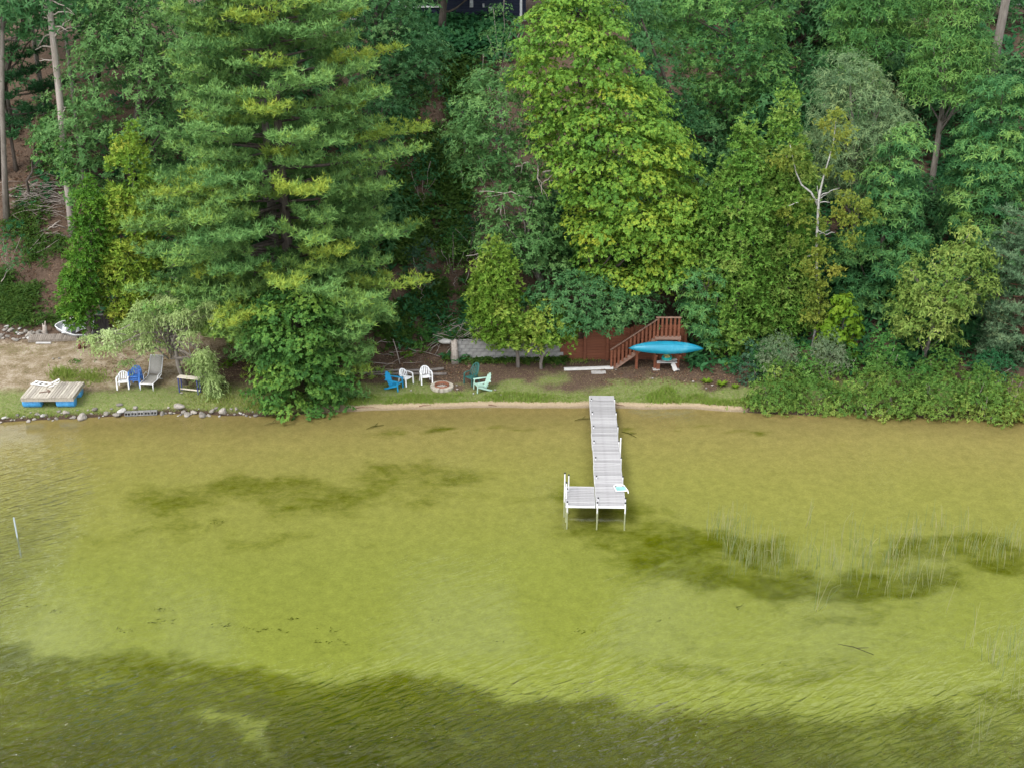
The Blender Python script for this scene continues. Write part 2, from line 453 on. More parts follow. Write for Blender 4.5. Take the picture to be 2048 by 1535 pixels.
def tree(name, label, cat, sp, mat, Y, rows, base_px, bark=None, group=None, nclump=None, rc=None, dens=1.0, trunk_r=.2, tone=(.45, .16), limbs=14,
         depth=.85, fill=.3, low=.0, trunk_top=.8, lean=0.0, back=.4, gaps=.0, trunk=True, spread=None, Ls=1.0, base_y=None):
    S = dict(SPEC[sp]); RCM = rc or S['rc']; spread = spread or S.get('spread', .72)
    z, xc, rr = profile(rows, Y)
    by = base_y or Y
    bx = at(base_px, 700, by).x * 1.0
    base = Vector((bx, by, hz(bx, by) - .1))
    root = thing(name, label, cat, base, 0, group)
    area = float(np.sum((rr[1:] + rr[:-1]) * np.diff(z)) * .5) * PI * 1.15
    N = nclump or int(area / (RCM * RCM) * .9) + 4
    zz = np.linspace(z[0], z[-1], 200)
    w = np.interp(zz, z, rr) + .15; w /= w.sum()
    C, tries = [], 0
    while len(C) < N and tries < N * 30:
        tries += 1
        h = RNG.choice(zz, p=w) + RNG.normal(0, .1)
        R = max(float(np.interp(h, z, rr)), .12); cx = float(np.interp(h, z, xc))
        az = RNG.uniform(0, 2 * PI)
        if math.sin(az) > .2 and RNG.uniform() > back: continue
        rcc = RCM * RNG.uniform(.5, 1.42)
        f = math.sqrt(RNG.uniform(fill, 1)) * max(R - rcc * .55, R * .25)
        p = np.array([cx + math.cos(az) * f, Y + math.sin(az) * f * depth, h])
        if gaps and tries < N * 12 and vnoise(p[0] * .55 + 7, p[2] * .55 + p[1] * .2, len(label)) < gaps: continue
        if C and min(np.sum((np.array([c[0] for c in C]) - p) ** 2, 1)) < (RCM * spread) ** 2: continue
        C.append((p, rcc, np.array([math.cos(az) * f, math.sin(az) * f, 0.0]) / max(R, .1), RNG.normal(*tone)))
    lv = Leaves()
    PP, UU, TT = [], [], []
    for p, rcc, o, t in C:
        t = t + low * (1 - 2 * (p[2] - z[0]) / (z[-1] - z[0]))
        m = max(4, int(S['dens'] * dens * rcc * rcc))
        u = RNG.normal(0, 1, (m, 3)); u[:, 2] = np.abs(u[:, 2]) * .95 - .22; u = norm(u)
        az = np.arctan2(u[:, 1], u[:, 0]); k1 = RNG.uniform(0, 6.28)
        lobes = 1 + .28 * np.sin(az * 3 + k1) * .6 + .2 * np.sin(az * 5 + k1 * 2.3)
        loc = u * (rcc * RNG.uniform(.5, 1.05, m) * lobes)[:, None]
        loc[:, 2] *= S['fl'] * RNG.uniform(.75, 1.35)
        loc[:, 2] -= (loc[:, 0] * o[0] + loc[:, 1] * o[1]) * .35
        PP.append(p + loc)
        U = u * .75 + o * S['out'] + np.array([0, 0, .55]) + RNG.normal(0, .22, (m, 3))
        UU.append(U); TT.append(t + RNG.normal(0, .07, m))
    lv.tufts(np.concatenate(PP), np.concatenate(UU), S['k'], S['el'], S['L'] * Ls, S['W'] * Ls, np.concatenate(TT), S['droop'])
    lv.build('crown', LM[mat], root, base)
    if trunk:
        bark = bark or BARK_D
        zt = z[0] + (z[-1] - z[0]) * trunk_top
        tx = float(np.interp(zt, z, xc))
        mb = MB(); pts, n = [], 9
        kink = [RND.gauss(0, .12) for _ in range(n)]
        for i in range(n):
            t = i / (n - 1)
            pts.append(Vector((base.x + (tx - base.x) * t ** 1.3 + kink[i] * (1 if 0 < i < n - 1 else 0), by + (Y - by) * t, base.z + (zt - base.z) * t)) - base)
        mb.tube(pts, [trunk_r * (1.25 if i == 0 else 1 - .75 * i / (n - 1)) for i in range(n)], 8)
        mb.build('trunk', bark, root, True)
        lb = MB()
        for p, rcc, o, t in [C[i] for i in RNG.permutation(len(C))[:limbs]]:
            pc = Vector(p) - base
            s = min(max((pc.z - RND.uniform(.1, .35) * (zt - base.z)) / (zt - base.z), .12), .92)
            i = int(s * (n - 1)); q = pts[i].lerp(pts[min(i + 1, n - 1)], s * (n - 1) - i)
            limb(lb, q, pc, trunk_r * (.42 - .25 * s), .018, 5, RND.uniform(-.05, .15))
        if limbs: tag(lb.build('branches', bark, root, True), kind='stuff')
    return root, C
def pine(name, label, cat, mat, Y, rows, base_px, bark, seed=0, whorl=.72, per=6, trunk_r=.3, group=None, yellow=.22, dens=1.0, top=None, blen=1.0,
         droop=(.26, -.10), needle=(.27, .060), k=6, start=.31, trunk_path=None, step=.135, tone0=.34, open_front=0):
    z, xc, rr = profile(rows, Y)
    x0 = at(base_px, 700, Y).x
    base = Vector((x0, Y, hz(x0, Y) - .15))
    root = thing(name, label, cat, base, 0, group)
    zt = top if top is not None else z[-1]
    def tx(h):
        if trunk_path is None: return x0
        return x0 + float(np.interp(h, trunk_path[0], trunk_path[1]))
    mb = MB(); n = 14
    mb.tube([Vector((tx(base.z + (zt - base.z) * i / (n - 1)) - x0, 0, (zt - base.z) * i / (n - 1))) for i in range(n)],
            [trunk_r * (1.3 if i == 0 else max(1 - .92 * i / (n - 1), .06)) for i in range(n)], 9)
    mb.build('trunk', bark, root, True)
    br = MB(); P, U, T = [], [], []
    h = z[0]; a0 = 0
    while h < z[-1]:
        a0 += RNG.uniform(.3, 1.2)
        for j in range(per):
            az = a0 + 2 * PI * j / per + RNG.normal(0, .22)
            ca, sa = math.cos(az), math.sin(az)
            hb = h + RNG.normal(0, .16)
            R = float(np.interp(hb, z, rr)); cx = float(np.interp(hb, z, xc)); X = tx(hb)
            side = max((cx + R - X) if ca > 0 else (X - (cx - R)), .3)
            L = (abs(ca) * side + (1 - abs(ca)) * R * .9) * RNG.uniform(.56, 1.06) * blen
            if sa > .35 and RNG.uniform() < .45: continue
            if L < .35: continue
            if open_front and sa < -.6 and RNG.uniform() < open_front: continue
            q = (hb - z[0]) / (z[-1] - z[0])
            sl_ = droop[1] + (droop[0] - droop[1]) * q + RNG.normal(0, .05)
            yel = RNG.uniform() < yellow
            tb = (RNG.uniform(.56, .82) if yel else RNG.normal(tone0, .12))
            o = np.array([X, Y, hb - L * (sl_ + .10) * .8])
            d = np.array([ca, sa, 0.0]); sd = np.array([-sa, ca, 0.0])
            def pos(s): return o + d * (s * L) + np.array([0, 0, L * (sl_ * s + .10 * s * s)])
            br.tube([Vector(pos(s)) - base for s in (0, .3, .6, .85, 1)], [.022 + .012 * L * v for v in (1, .7, .36, .14, .05)], 5)
            nb = max(6, int(L * 3.6 * dens))
            for i in range(nb):
                s = start + (1 - start) * (i + RNG.uniform(0, .9)) / nb
                sgn = 1 if i % 2 else -1
                bl = min((.10 + .50 * (1 - s)) * min(L, 4.2) * RNG.uniform(.6, 1.15), 1.9)
                dd = norm((d * .75 + sd * sgn * RNG.uniform(.45, .95) + np.array([0, 0, RNG.uniform(.05, .38)]))[None])[0]
                p0 = pos(s)
                m = max(2, int(bl / step * dens))
                ss = np.linspace(.25, 1, m)[:, None]
                pts = p0 + dd * bl * ss + np.array([0, 0, 1]) * (ss ** 2) * .12 * bl + RNG.normal(0, 1, (m, 3)) * [.07, .07, .09]
                P.append(pts); U.append(np.repeat(dd[None] * .75 + np.array([[0, 0, .6]]), m, 0) + RNG.normal(0, .25, (m, 3)))
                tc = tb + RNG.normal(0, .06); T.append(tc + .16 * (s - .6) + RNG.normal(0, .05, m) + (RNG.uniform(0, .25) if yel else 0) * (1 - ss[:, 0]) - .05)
                m2 = max(3, int(m * .8)); tipp = p0 + dd * bl + np.array([0, 0, .12 * bl + .04])
                P.append(tipp + RNG.normal(0, 1, (m2, 3)) * [.15, .15, .11]); U.append(np.repeat(dd[None] * .35 + np.array([[0, 0, .9]]), m2, 0) + RNG.normal(0, .35, (m2, 3)))
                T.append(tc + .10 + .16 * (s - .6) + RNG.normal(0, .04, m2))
            m = int(L * 6)
            ss = np.linspace(.4, 1.02, m)
            if m:
                P.append(np.array([pos(s) for s in ss])); U.append(np.repeat((d * .8 + np.array([0, 0, .55]))[None], m, 0)); T.append(np.full(m, tb))
        h += whorl * RNG.uniform(.75, 1.25)
    tag(br.build('branches', bark, root, True), kind='stuff')
    lv = Leaves()
    lv.tufts(np.concatenate(P), np.concatenate(U), k, (12, 65), needle[0], needle[1], np.concatenate(T), 0, True, tj=.06)
    lv.build('crown', LM[mat], root, base)
    return root

# ------------------------------------------------------------------ the ground: one height field, split into lake bed, beach, lawn and hillside
def axis(segs):
    out = []
    for a, b, s in segs:
        out += list(np.arange(a, b - 1e-6, s))
    return np.array(out + [segs[-1][1]])
GX = axis([(-260, -60, 20), (-60, -34, 1.2), (-34, 30, .32), (30, 60, 1.2), (60, 260, 20)])
GY = axis([(-260, -20, 20), (-20, 24, 2), (24, 52, .36), (52, 56.2, .2), (56.2, 57.05, .17), (57.05, WALL_Y, .2), (WALL_Y, WALL_Y + .06, .06), (WALL_Y + .06, 72, .25), (72, 96, .6), (96, 140, 4), (140, 400, 26)])
XX, YY = np.meshgrid(GX, GY)
_w = sst(28, 48, YY) * sst(61.2, 57.8, YY)            # near the water the rows of the sheet follow the shoreline
YY = YY + (shore(XX) - 56.2) * _w * (np.abs(XX) < 60)
ZZ = height(XX, YY)
DD = YY - shore(XX)

def blob(px, py, rx, ry, rot=0.0):
    """soft patch of water weed, and once of painted dock shadow, on the lake bed, placed where the photograph shows it, in metres"""
    c = on(px, py, -.6)
    a, b = on(px + rx, py, -.6).x - c.x, abs(on(px, py - ry, -.6).y - c.y)
    wx = XX + 2.2 * (fbm(XX * .45, YY * .45, 31, 4) - .5); wy = YY + 3.4 * (fbm(XX * .4 + 9, YY * .4, 37, 4) - .5)
    u, v = wx - c.x, wy - c.y
    u, v = u * math.cos(rot) + v * math.sin(rot), -u * math.sin(rot) + v * math.cos(rot)
    return np.clip(1.25 - np.sqrt((u / a) ** 2 + (v / b) ** 2), 0, 1)
edge = [on(px, py, -1.2) for px, py in ((-600, 1270), (0, 1262), (200, 1285), (420, 1300), (600, 1340), (800, 1335), (1000, 1350), (1200, 1370), (1400, 1395), (1650, 1400), (1850, 1390), (2048, 1330), (2700, 1340))]
ey = np.interp(XX, [p.x for p in edge], [p.y for p in edge]) + 1.3 * (fbm(XX * .22, YY * .22, 41, 5) - .5) + 1.3 * (fbm(XX * 1.1, YY * .9, 43, 3) - .5)
weed = sst(-.1, .9, ey - YY) * (.80 + .35 * (fbm(XX * .3, YY * .3, 45, 4) - .5) * 2)
weed = weed * (1 - .75 * np.clip(blob(450, 1425, 95, 20, -.5) * 1.6, 0, 1)) * (1 - .35 * sst(4, 14, XX))
for px, py, rx, ry, k in ((560, 985, 310, 36, .48), (360, 1000, 130, 36, .46), (850, 955, 160, 28, .44), (420, 1062, 280, 20, .30), (700, 1010, 250, 20, .32), (1010, 1000, 160, 26, .2),
                          (1330, 1095, 150, 44, .68), (1250, 1050, 120, 34, .45), (1420, 1145, 180, 24, .66), (1600, 1140, 230, 32, .66), (1780, 1150, 180, 28, .64), (1920, 1100, 170, 24, .55), (1480, 1085, 120, 30, .66), (1440, 1062, 60, 12, .6),
                          (1500, 1300, 330, 34, .36), (1690, 1255, 190, 26, .22), (1180, 1008, 150, 18, .5), (1740, 1200, 140, 16, .4), (1320, 1250, 120, 16, .22)):  # the patch round the dock end is the dock's shadow painted on the bed
    weed = np.maximum(weed, k * np.clip(blob(px, py, rx, ry) * 1.5, 0, 1))
deb = np.exp(-((DD + 2.2 + 1.2 * (fbm(XX * .6, YY * .6, 51, 3) - .5)) / .45) ** 2) * sst(-9, -4, XX) * sst(17, 10, XX) * sst(.46, .66, fbm(XX * 1.1, YY * 2, 53, 5))
weed = np.clip(np.maximum(weed, deb * .6), 0, 1)
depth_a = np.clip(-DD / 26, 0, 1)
grassw = sst(.46, .66, DD) * sst(3.8, 1.5, DD + 3.6 * (fbm(XX * .55, YY * .55, 61, 4) - .5))
grassw = np.where(XX < -9.5, sst(.1, .3, DD) * np.clip(.12 + .85 * sst(3.6, 1.0, DD + 2.4 * (fbm(XX * .6, YY * .6, 67, 4) - .5)), 0, 1), grassw)
sandw = sst(.78, .52, DD + .25 * (fbm(XX * 1.3, YY * .5, 63, 3) - .5)) * sst(-11, -8.5, XX) * sst(12.5, 10.5, XX)
wet = sst(.30, .08, DD + .12 * (fbm(XX * 2.1, YY * .5, 65, 3) - .5))
dry = np.where(XX < -11, sst(1.5, 3.2, DD) * sst(9, 7.5, DD), 0) * sst(-13.5, -18, XX + 3 * (fbm(XX * .5, YY * .5, 69, 3) - .5))

def ground_mat():
    m, n, b = new_mat("ground_soil_grass_sand")
    co = mapped(n, (1, 1, 1), coord="Object")
    g = nd(n, "ShaderNodeAttribute", attribute_name="grassw"); s = nd(n, "ShaderNodeAttribute", attribute_name="sandw"); d = nd(n, "ShaderNodeAttribute", attribute_name="dry")
    n1, n2, n3 = noise(n, 1.3, 6, .7, co), noise(n, 9, 5, .7, co), noise(n, 26, 3, .7, co)
    lit = ramp(n, [(.25, (.032, .022, .015)), (.45, (.072, .047, .033)), (.6, (.120, .084, .060)), (.8, (.21, .16, .12))])
    mixn = nd(n, "ShaderNodeMath", operation='ADD'); half = nd(n, "ShaderNodeMath", operation='MULTIPLY'); half.inputs[1].default_value = .5
    n.links.new(n2.outputs[0], mixn.inputs[0]); n.links.new(n3.outputs[0], mixn.inputs[1]); n.links.new(mixn.outputs[0], half.inputs[0])
    n.links.new(half.outputs[0], lit.inputs[0])
    gr = ramp(n, [(.32, (.075, .115, .024)), (.45, (.125, .165, .045)), (.55, (.185, .19, .08)), (.68, (.29, .25, .155))])
    n.links.new(half.outputs[0], gr.inputs[0])
    sd = ramp(n, [(.3, (.30, .225, .14)), (.7, (.41, .325, .22))]); n.links.new(n2.outputs[0], sd.inputs[0])
    dr = ramp(n, [(.34, (.11, .095, .045)), (.44, (.185, .14, .085)), (.54, (.25, .20, .135)), (.68, (.36, .305, .235))]); dx = nd(n, 'ShaderNodeMath', operation='ADD'); dm = nd(n, 'ShaderNodeMath', operation='MULTIPLY_ADD'); dm.inputs[1].default_value = .9; dm.inputs[2].default_value = -.45; n.links.new(n1.outputs[0], dm.inputs[0]); n.links.new(half.outputs[0], dx.inputs[0]); n.links.new(dm.outputs[0], dx.inputs[1]); n.links.new(dx.outputs[0], dr.inputs[0])
    def mix(a, bb, fac, nz, lo, hi):
        ad = nd(n, "ShaderNodeMath", operation='ADD'); n.links.new(fac, ad.inputs[0])
        sc = nd(n, "ShaderNodeMath", operation='MULTIPLY_ADD'); sc.inputs[1].default_value = .9; sc.inputs[2].default_value = -.45
        n.links.new(nz, sc.inputs[0]); n.links.new(sc.outputs[0], ad.inputs[1])
        mr = nd(n, "ShaderNodeMapRange"); mr.inputs[1].default_value = lo; mr.inputs[2].default_value = hi; n.links.new(ad.outputs[0], mr.inputs[0])
        x = nd(n, "ShaderNodeMix", data_type='RGBA'); n.links.new(mr.outputs[0], x.inputs[0]); n.links.new(a, x.inputs[6]); n.links.new(bb, x.inputs[7])
        return x.outputs[2]
    c = mix(lit.outputs[0], dr.outputs[0], d.outputs["Fac"], n1.outputs[0], .2, .8)
    c = mix(c, gr.outputs[0], g.outputs["Fac"], n1.outputs[0], .25, .75)
    c = mix(c, sd.outputs[0], s.outputs["Fac"], n2.outputs[0], .4, .6)
    we = nd(n, "ShaderNodeAttribute", attribute_name="wet"); wm = nd(n, "ShaderNodeMapRange"); wm.inputs[3].default_value = 1; wm.inputs[4].default_value = .58
    n.links.new(we.outputs["Fac"], wm.inputs[0]); wh_ = nd(n, "ShaderNodeHueSaturation"); n.links.new(wm.outputs[0], wh_.inputs["Value"]); n.links.new(c, wh_.inputs["Color"]); c = wh_.outputs[0]
    n.links.new(c, b.inputs["Base Color"]); b.inputs["Roughness"].default_value = .95; b.inputs["Specular IOR Level"].default_value = .1
    bp = nd(n, "ShaderNodeBump"); bp.inputs["Strength"].default_value = .7; bp.inputs["Distance"].default_value = .06
    n.links.new(half.outputs[0], bp.inputs["Height"]); n.links.new(bp.outputs[0], b.inputs["Normal"])
    return m
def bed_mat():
    m, n, b = new_mat("lake_bed_sand_weed_depth_tint")
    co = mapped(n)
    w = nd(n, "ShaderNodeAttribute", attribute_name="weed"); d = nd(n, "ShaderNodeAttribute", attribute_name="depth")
    base = ramp(n, [(0, (.28, .205, .115)), (.035, (.255, .197, .105)), (.10, (.290, .238, .115)), (.25, (.272, .248, .096)), (.5, (.236, .242, .074)), (1, (.215, .240, .050))])  # sand, with the water's green depth tint painted into the bed colour
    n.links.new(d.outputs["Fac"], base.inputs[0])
    n1, n2 = noise(n, 2.6, 6, .7, co), noise(n, 11, 5, .8, mapped(n, (1, 1.5, 1), (0, 0, .35)), .4)
    v = nd(n, "ShaderNodeHueSaturation")
    mr = nd(n, "ShaderNodeMapRange"); mr.inputs[1].default_value = .3; mr.inputs[2].default_value = .7; mr.inputs[3].default_value = .84; mr.inputs[4].default_value = 1.14
    n.links.new(n1.outputs[0], mr.inputs[0])
    m2 = nd(n, "ShaderNodeMapRange"); m2.inputs[1].default_value = .3; m2.inputs[2].default_value = .7; m2.inputs[3].default_value = .80; m2.inputs[4].default_value = 1.18
    n.links.new(n2.outputs[0], m2.inputs[0])
    mu = nd(n, "ShaderNodeMath", operation='MULTIPLY'); n.links.new(mr.outputs[0], mu.inputs[0]); n.links.new(m2.outputs[0], mu.inputs[1])
    n.links.new(mu.outputs[0], v.inputs["Value"]); n.links.new(base.outputs[0], v.inputs["Color"])
    we = ramp(n, [(.3, (.060, .068, .001)), (.7, (.112, .122, .003))]); n.links.new(n1.outputs[0], we.inputs[0])
    n3 = noise(n, 1.0, 9, .76, mapped(n, (.7, 1.2, 1)), .3)
    ad = nd(n, "ShaderNodeMath", operation='MULTIPLY_ADD'); ad.inputs[1].default_value = 1.5
    n.links.new(n3.outputs[0], ad.inputs[0]); su = nd(n, "ShaderNodeMath", operation='SUBTRACT'); su.inputs[1].default_value = .75
    n.links.new(w.outputs["Fac"], su.inputs[0]); n.links.new(su.outputs[0], ad.inputs[2])
    cl = nd(n, "ShaderNodeMapRange", interpolation_type='SMOOTHSTEP'); cl.inputs[1].default_value = .04; cl.inputs[2].default_value = .86; n.links.new(ad.outputs[0], cl.inputs[0])
    x = nd(n, "ShaderNodeMix", data_type='RGBA'); n.links.new(cl.outputs[0], x.inputs[0]); n.links.new(v.outputs[0], x.inputs[6]); n.links.new(we.outputs[0], x.inputs[7])
    n.links.new(x.outputs[2], b.inputs["Base Color"]); b.inputs["Roughness"].default_value = 1; b.inputs["Specular IOR Level"].default_value = 0
    return m
def water_mat():
    m, n, b = new_mat("clear_green_water")
    n.nodes.remove(b)
    # wind ripples: two crossing trains of short waves and a finer chop; calm and rough patches
    def crest(scale, rot, dist, pw):
        x = noise(n, 1.0, 1.5, .45, mapped(n, scale, (0, 0, math.radians(rot)), turn=True), dist)
        s_ = nd(n, "ShaderNodeMath", operation='SUBTRACT'); s_.inputs[1].default_value = .5; n.links.new(x.outputs[0], s_.inputs[0])
        a_ = nd(n, "ShaderNodeMath", operation='ABSOLUTE'); n.links.new(s_.outputs[0], a_.inputs[0])
        m_ = nd(n, "ShaderNodeMath", operation='MULTIPLY_ADD'); m_.inputs[1].default_value = -2.0; m_.inputs[2].default_value = 1.0; n.links.new(a_.outputs[0], m_.inputs[0])
        p_ = nd(n, "ShaderNodeMath", operation='POWER'); p_.inputs[1].default_value = pw; n.links.new(m_.outputs[0], p_.inputs[0])
        return p_
    w1 = crest((.62, 2.3, 1), 34, .35, 2.2)
    w2 = crest((1.9, 5.4, 1), 26, .4, 2.0)
    gust = noise(n, .07, 2, .5, mapped(n, (1, 1.6, 1)))
    px = nd(n, "ShaderNodeTexCoord"); sep = nd(n, "ShaderNodeSeparateXYZ"); n.links.new(px.outputs["Object"], sep.inputs[0])
    off = nd(n, "ShaderNodeMapRange"); off.interpolation_type = 'SMOOTHSTEP'; off.inputs[1].default_value = 36.2; off.inputs[2].default_value = 29; off.inputs[3].default_value = .012; off.inputs[4].default_value = 1.0
    n.links.new(sep.outputs[1], off.inputs[0])                      # wind reaches the open lake, the shore lies in the lee of the trees
    lef = nd(n, "ShaderNodeMapRange"); lef.interpolation_type = 'SMOOTHSTEP'; lef.inputs[1].default_value = -16.5; lef.inputs[2].default_value = -21; lef.inputs[3].default_value = 0; lef.inputs[4].default_value = .55
    n.links.new(sep.outputs[0], lef.inputs[0])
    far = nd(n, "ShaderNodeMapRange"); far.interpolation_type = 'SMOOTHSTEP'; far.inputs[1].default_value = 54; far.inputs[2].default_value = 42; n.links.new(sep.outputs[1], far.inputs[0])
    lm = nd(n, "ShaderNodeMath", operation='MULTIPLY'); n.links.new(lef.outputs[0], lm.inputs[0]); n.links.new(far.outputs[0], lm.inputs[1])
    am = nd(n, "ShaderNodeMath", operation='MAXIMUM'); n.links.new(off.outputs[0], am.inputs[0]); n.links.new(lm.outputs[0], am.inputs[1])
    gm = nd(n, "ShaderNodeMapRange"); gm.inputs[1].default_value = .35; gm.inputs[2].default_value = .65; gm.inputs[3].default_value = .6; gm.inputs[4].default_value = 1.25
    n.links.new(gust.outputs[0], gm.inputs[0])
    st = nd(n, "ShaderNodeMath", operation='MULTIPLY'); n.links.new(am.outputs[0], st.inputs[0]); n.links.new(gm.outputs[0], st.inputs[1])
    s1 = nd(n, "ShaderNodeMath", operation='MULTIPLY_ADD'); s1.inputs[1].default_value = .4
    n.links.new(w2.outputs[0], s1.inputs[0]); n.links.new(w1.outputs[0], s1.inputs[2])
    hh = nd(n, "ShaderNodeMath", operation='MULTIPLY'); n.links.new(s1.outputs[0], hh.inputs[0]); n.links.new(st.outputs[0], hh.inputs[1])
    bp = nd(n, "ShaderNodeBump"); bp.inputs["Strength"].default_value = 1; bp.inputs["Distance"].default_value = .42
    n.links.new(hh.outputs[0], bp.inputs["Height"])
    fr = nd(n, "ShaderNodeFresnel"); fr.inputs["IOR"].default_value = 1.333; n.links.new(bp.outputs[0], fr.inputs["Normal"])
    tr = nd(n, "ShaderNodeBsdfTransparent"); tr.inputs["Color"].default_value = (.925, .96, .775, 1)
    gl = nd(n, "ShaderNodeBsdfGlossy"); gl.inputs["Roughness"].default_value = .09; n.links.new(bp.outputs[0], gl.inputs["Normal"])
    mx = nd(n, "ShaderNodeMixShader"); n.links.new(fr.outputs[0], mx.inputs[0]); n.links.new(tr.outputs[0], mx.inputs[1]); n.links.new(gl.outputs[0], mx.inputs[2])
    n.links.new(mx.outputs[0], n.nodes["Material Output"].inputs["Surface"])
    return m
GROUND, BED, WATER = ground_mat(), bed_mat(), water_mat()
def split_ground():
    ny, nx = XX.shape
    idx = np.arange(nx * ny).reshape(ny, nx)
    quads = np.stack([idx[:-1, :-1], idx[:-1, 1:], idx[1:, 1:], idx[1:, :-1]], -1).reshape(-1, 4)
    cx, cy, cdist = (np.ravel(a)[quads].mean(1) for a in (XX, YY, DD))
    steep = np.interp(cx, [-40, -20, -12, -3, 9, 14, 40], [63.4, 63.2, 62.2, 62.0, 62.0, 61.6, 61.0])
    zone = np.where(cdist < 0, 0, np.where((cdist < .66) & (cx > -11) & (cx < 13), 1, np.where(cy < steep - .4, 2, np.where(cy < 89, 3, 4))))
    co = np.stack([XX.ravel(), YY.ravel(), ZZ.ravel()], 1)
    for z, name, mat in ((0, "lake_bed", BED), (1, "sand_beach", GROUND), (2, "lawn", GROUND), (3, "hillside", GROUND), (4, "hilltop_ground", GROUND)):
        q = quads[zone == z]; used, inv = np.unique(q, return_inverse=True); q = inv.reshape(-1, 4)
        me = bpy.data.meshes.new(name)
        me.vertices.add(len(used)); me.vertices.foreach_set('co', co[used].astype(np.float32).ravel())
        me.loops.add(q.size); me.loops.foreach_set('vertex_index', q.ravel().astype(np.int32))
        me.polygons.add(len(q)); me.polygons.foreach_set('loop_start', np.arange(len(q), dtype=np.int32) * 4)
        me.polygons.foreach_set('use_smooth', np.ones(len(q), dtype=bool))
        me.update(calc_edges=True)
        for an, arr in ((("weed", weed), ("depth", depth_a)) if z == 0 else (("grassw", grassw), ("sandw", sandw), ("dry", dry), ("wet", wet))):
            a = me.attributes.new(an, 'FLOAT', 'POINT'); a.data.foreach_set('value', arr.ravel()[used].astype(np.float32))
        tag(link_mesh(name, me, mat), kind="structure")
split_ground()
wb = MB(); wb.add([(-250, -250, 0), (250, -250, 0), (250, 61, 0), (-250, 61, 0)], [(0, 1, 2, 3)])
tag(wb.build("water", WATER), kind="structure")

# ------------------------------------------------------------------ houses at the top of the hill
NAVY = solid('navy_siding', (.012, .016, .035), (.022, .028, .055), 3, .6, .3, (.3, 1, 6))
WHITE_TRIM = solid('white_trim', (.62, .63, .64), (.74, .74, .75), 5, .5, .3)
GLASS = solid('dark_window_glass', (.015, .02, .022), (.03, .035, .04), 2, .05, .6)
ROOFM = solid('grey_shingle', (.06, .06, .062), (.11, .11, .11), 9, .9, .1)
CONC = solid('old_concrete', (.26, .25, .24), (.40, .385, .365), 3.5, .9, .15, bump=.3, rand=.08, c3=(.33, .33, .29))
BLOCK = solid('grey_concrete_block', (.165, .163, .16), (.28, .275, .265), 4, .92, .1, (1, 1, 1), .35, rand=.12)
GREYSIDE = solid('grey_siding', (.20, .21, .22), (.27, .28, .29), 3, .6, .3, (.3, 1, 6))
METER = solid('grey_metal_box', (.34, .35, .36), (.46, .47, .48), 5, .4, .5)
def house(name, label, x0, x1, y0, z0, h, dp, side, wins, boxes, corner):
    root = thing(name, label, "house", ((x0 + x1) / 2, y0, z0))
    w = x1 - x0; cx = (x0 + x1) / 2
    b = MB(); b.box((0, dp / 2 + .06, h / 2), (w - .1, dp, h)); b.build('wall', side, root)
    s = MB(); z = .32
    while z < h - .1:
        s.bar((-w / 2, 0.03, z + .09), (w / 2, 0.03, z + .09), .035, .185, (0, -.14, 1)); z += .185
    tag(s.build('siding_boards', side, root), kind="stuff")
    f = MB(); f.box((0, .0, .15), (w + .04, .16, .3)); f.build('foundation', BLOCK, root)
    r = MB(); v = [(-w / 2 - .5, -.6, h), (w / 2 + .5, -.6, h), (w / 2 + .5, dp + .6, h), (-w / 2 - .5, dp + .6, h), (-w / 2 - .5, dp / 2, h + 2.6), (w / 2 + .5, dp / 2, h + 2.6)]
    r.add(v, [(0, 1, 5, 4), (2, 3, 4, 5), (0, 4, 3), (1, 2, 5), (0, 3, 2, 1)]); r.build('roof', ROOFM, root)
    for xa, xb, za, zb in wins:
        fr = MB(); t = .11
        xa, xb = xa - cx, xb - cx
        fr.box(((xa + xb) / 2, -.03, za - t / 2), (xb - xa + 2 * t, .07, t)); fr.box(((xa + xb) / 2, -.03, zb + t / 2), (xb - xa + 2 * t, .07, t))
        for x in (xa - t / 2, xb + t / 2, (xa + xb) / 2): fr.box((x, -.03, (za + zb) / 2), (t if x != (xa + xb) / 2 else .06, .068, zb - za))
        fo = fr.build('window', WHITE_TRIM, root)
        for xc in ((xa * 3 + xb) / 4, (xa + 3 * xb) / 4):
            g = MB(); g.box((xc, -.005, (za + zb) / 2), ((xb - xa) / 2 - .06, .02, zb - za)); g.build('pane', GLASS, fo)
    for x in corner:
        c = MB(); c.box((x - cx, -.02, h / 2 + .15), (.16, .1, h - .3)); c.build('corner_trim', WHITE_TRIM, root)
    for (x, z, sx, sz, lab) in boxes:
        c = MB(); c.box((x - cx, -.07, z), (sx, .16, sz)); c.lathe([(0, .1), (sx * .32, .1), (sx * .36, 0)], 12, (x - cx, -.2, z - .05))
        c.build(lab, METER, root)
    return root
hp = ground(940, 32)
HY, HZ = 88.6, hz(-3, 88.6)
hx = lambda px: at(px, 10, HY).x
hzz = lambda py: at(940, py, HY).z - HZ
house("navy_house", "dark navy lap-sided house with white window trim at the top of the hill", hx(700), hx(1052), HY, HZ - .1, 5.2, 9, NAVY,
      [(hx(800), hx(880), hzz(9), hzz(9) + 1.5)], [(hx(943), hzz(4), .24, .5, 'meter_box'), (hx(967), hzz(8), .13, .24, 'outlet_box'), (hx(981), hzz(15), .24, .26, 'vent_cover')], [hx(1042)])
house("grey_house", "pale grey house glimpsed through dark trees near the top right corner", at(1925, 80, 94).x, at(2075, 80, 94).x, 94, hz(36, 94) - .1, 4.4, 8, GREYSIDE,
      [(at(1960, 80, 94).x, at(1995, 80, 94).x, 1.2, 2.6), (at(2022, 80, 94).x, at(2048, 80, 94).x, 1.2, 2.6)], [], [])

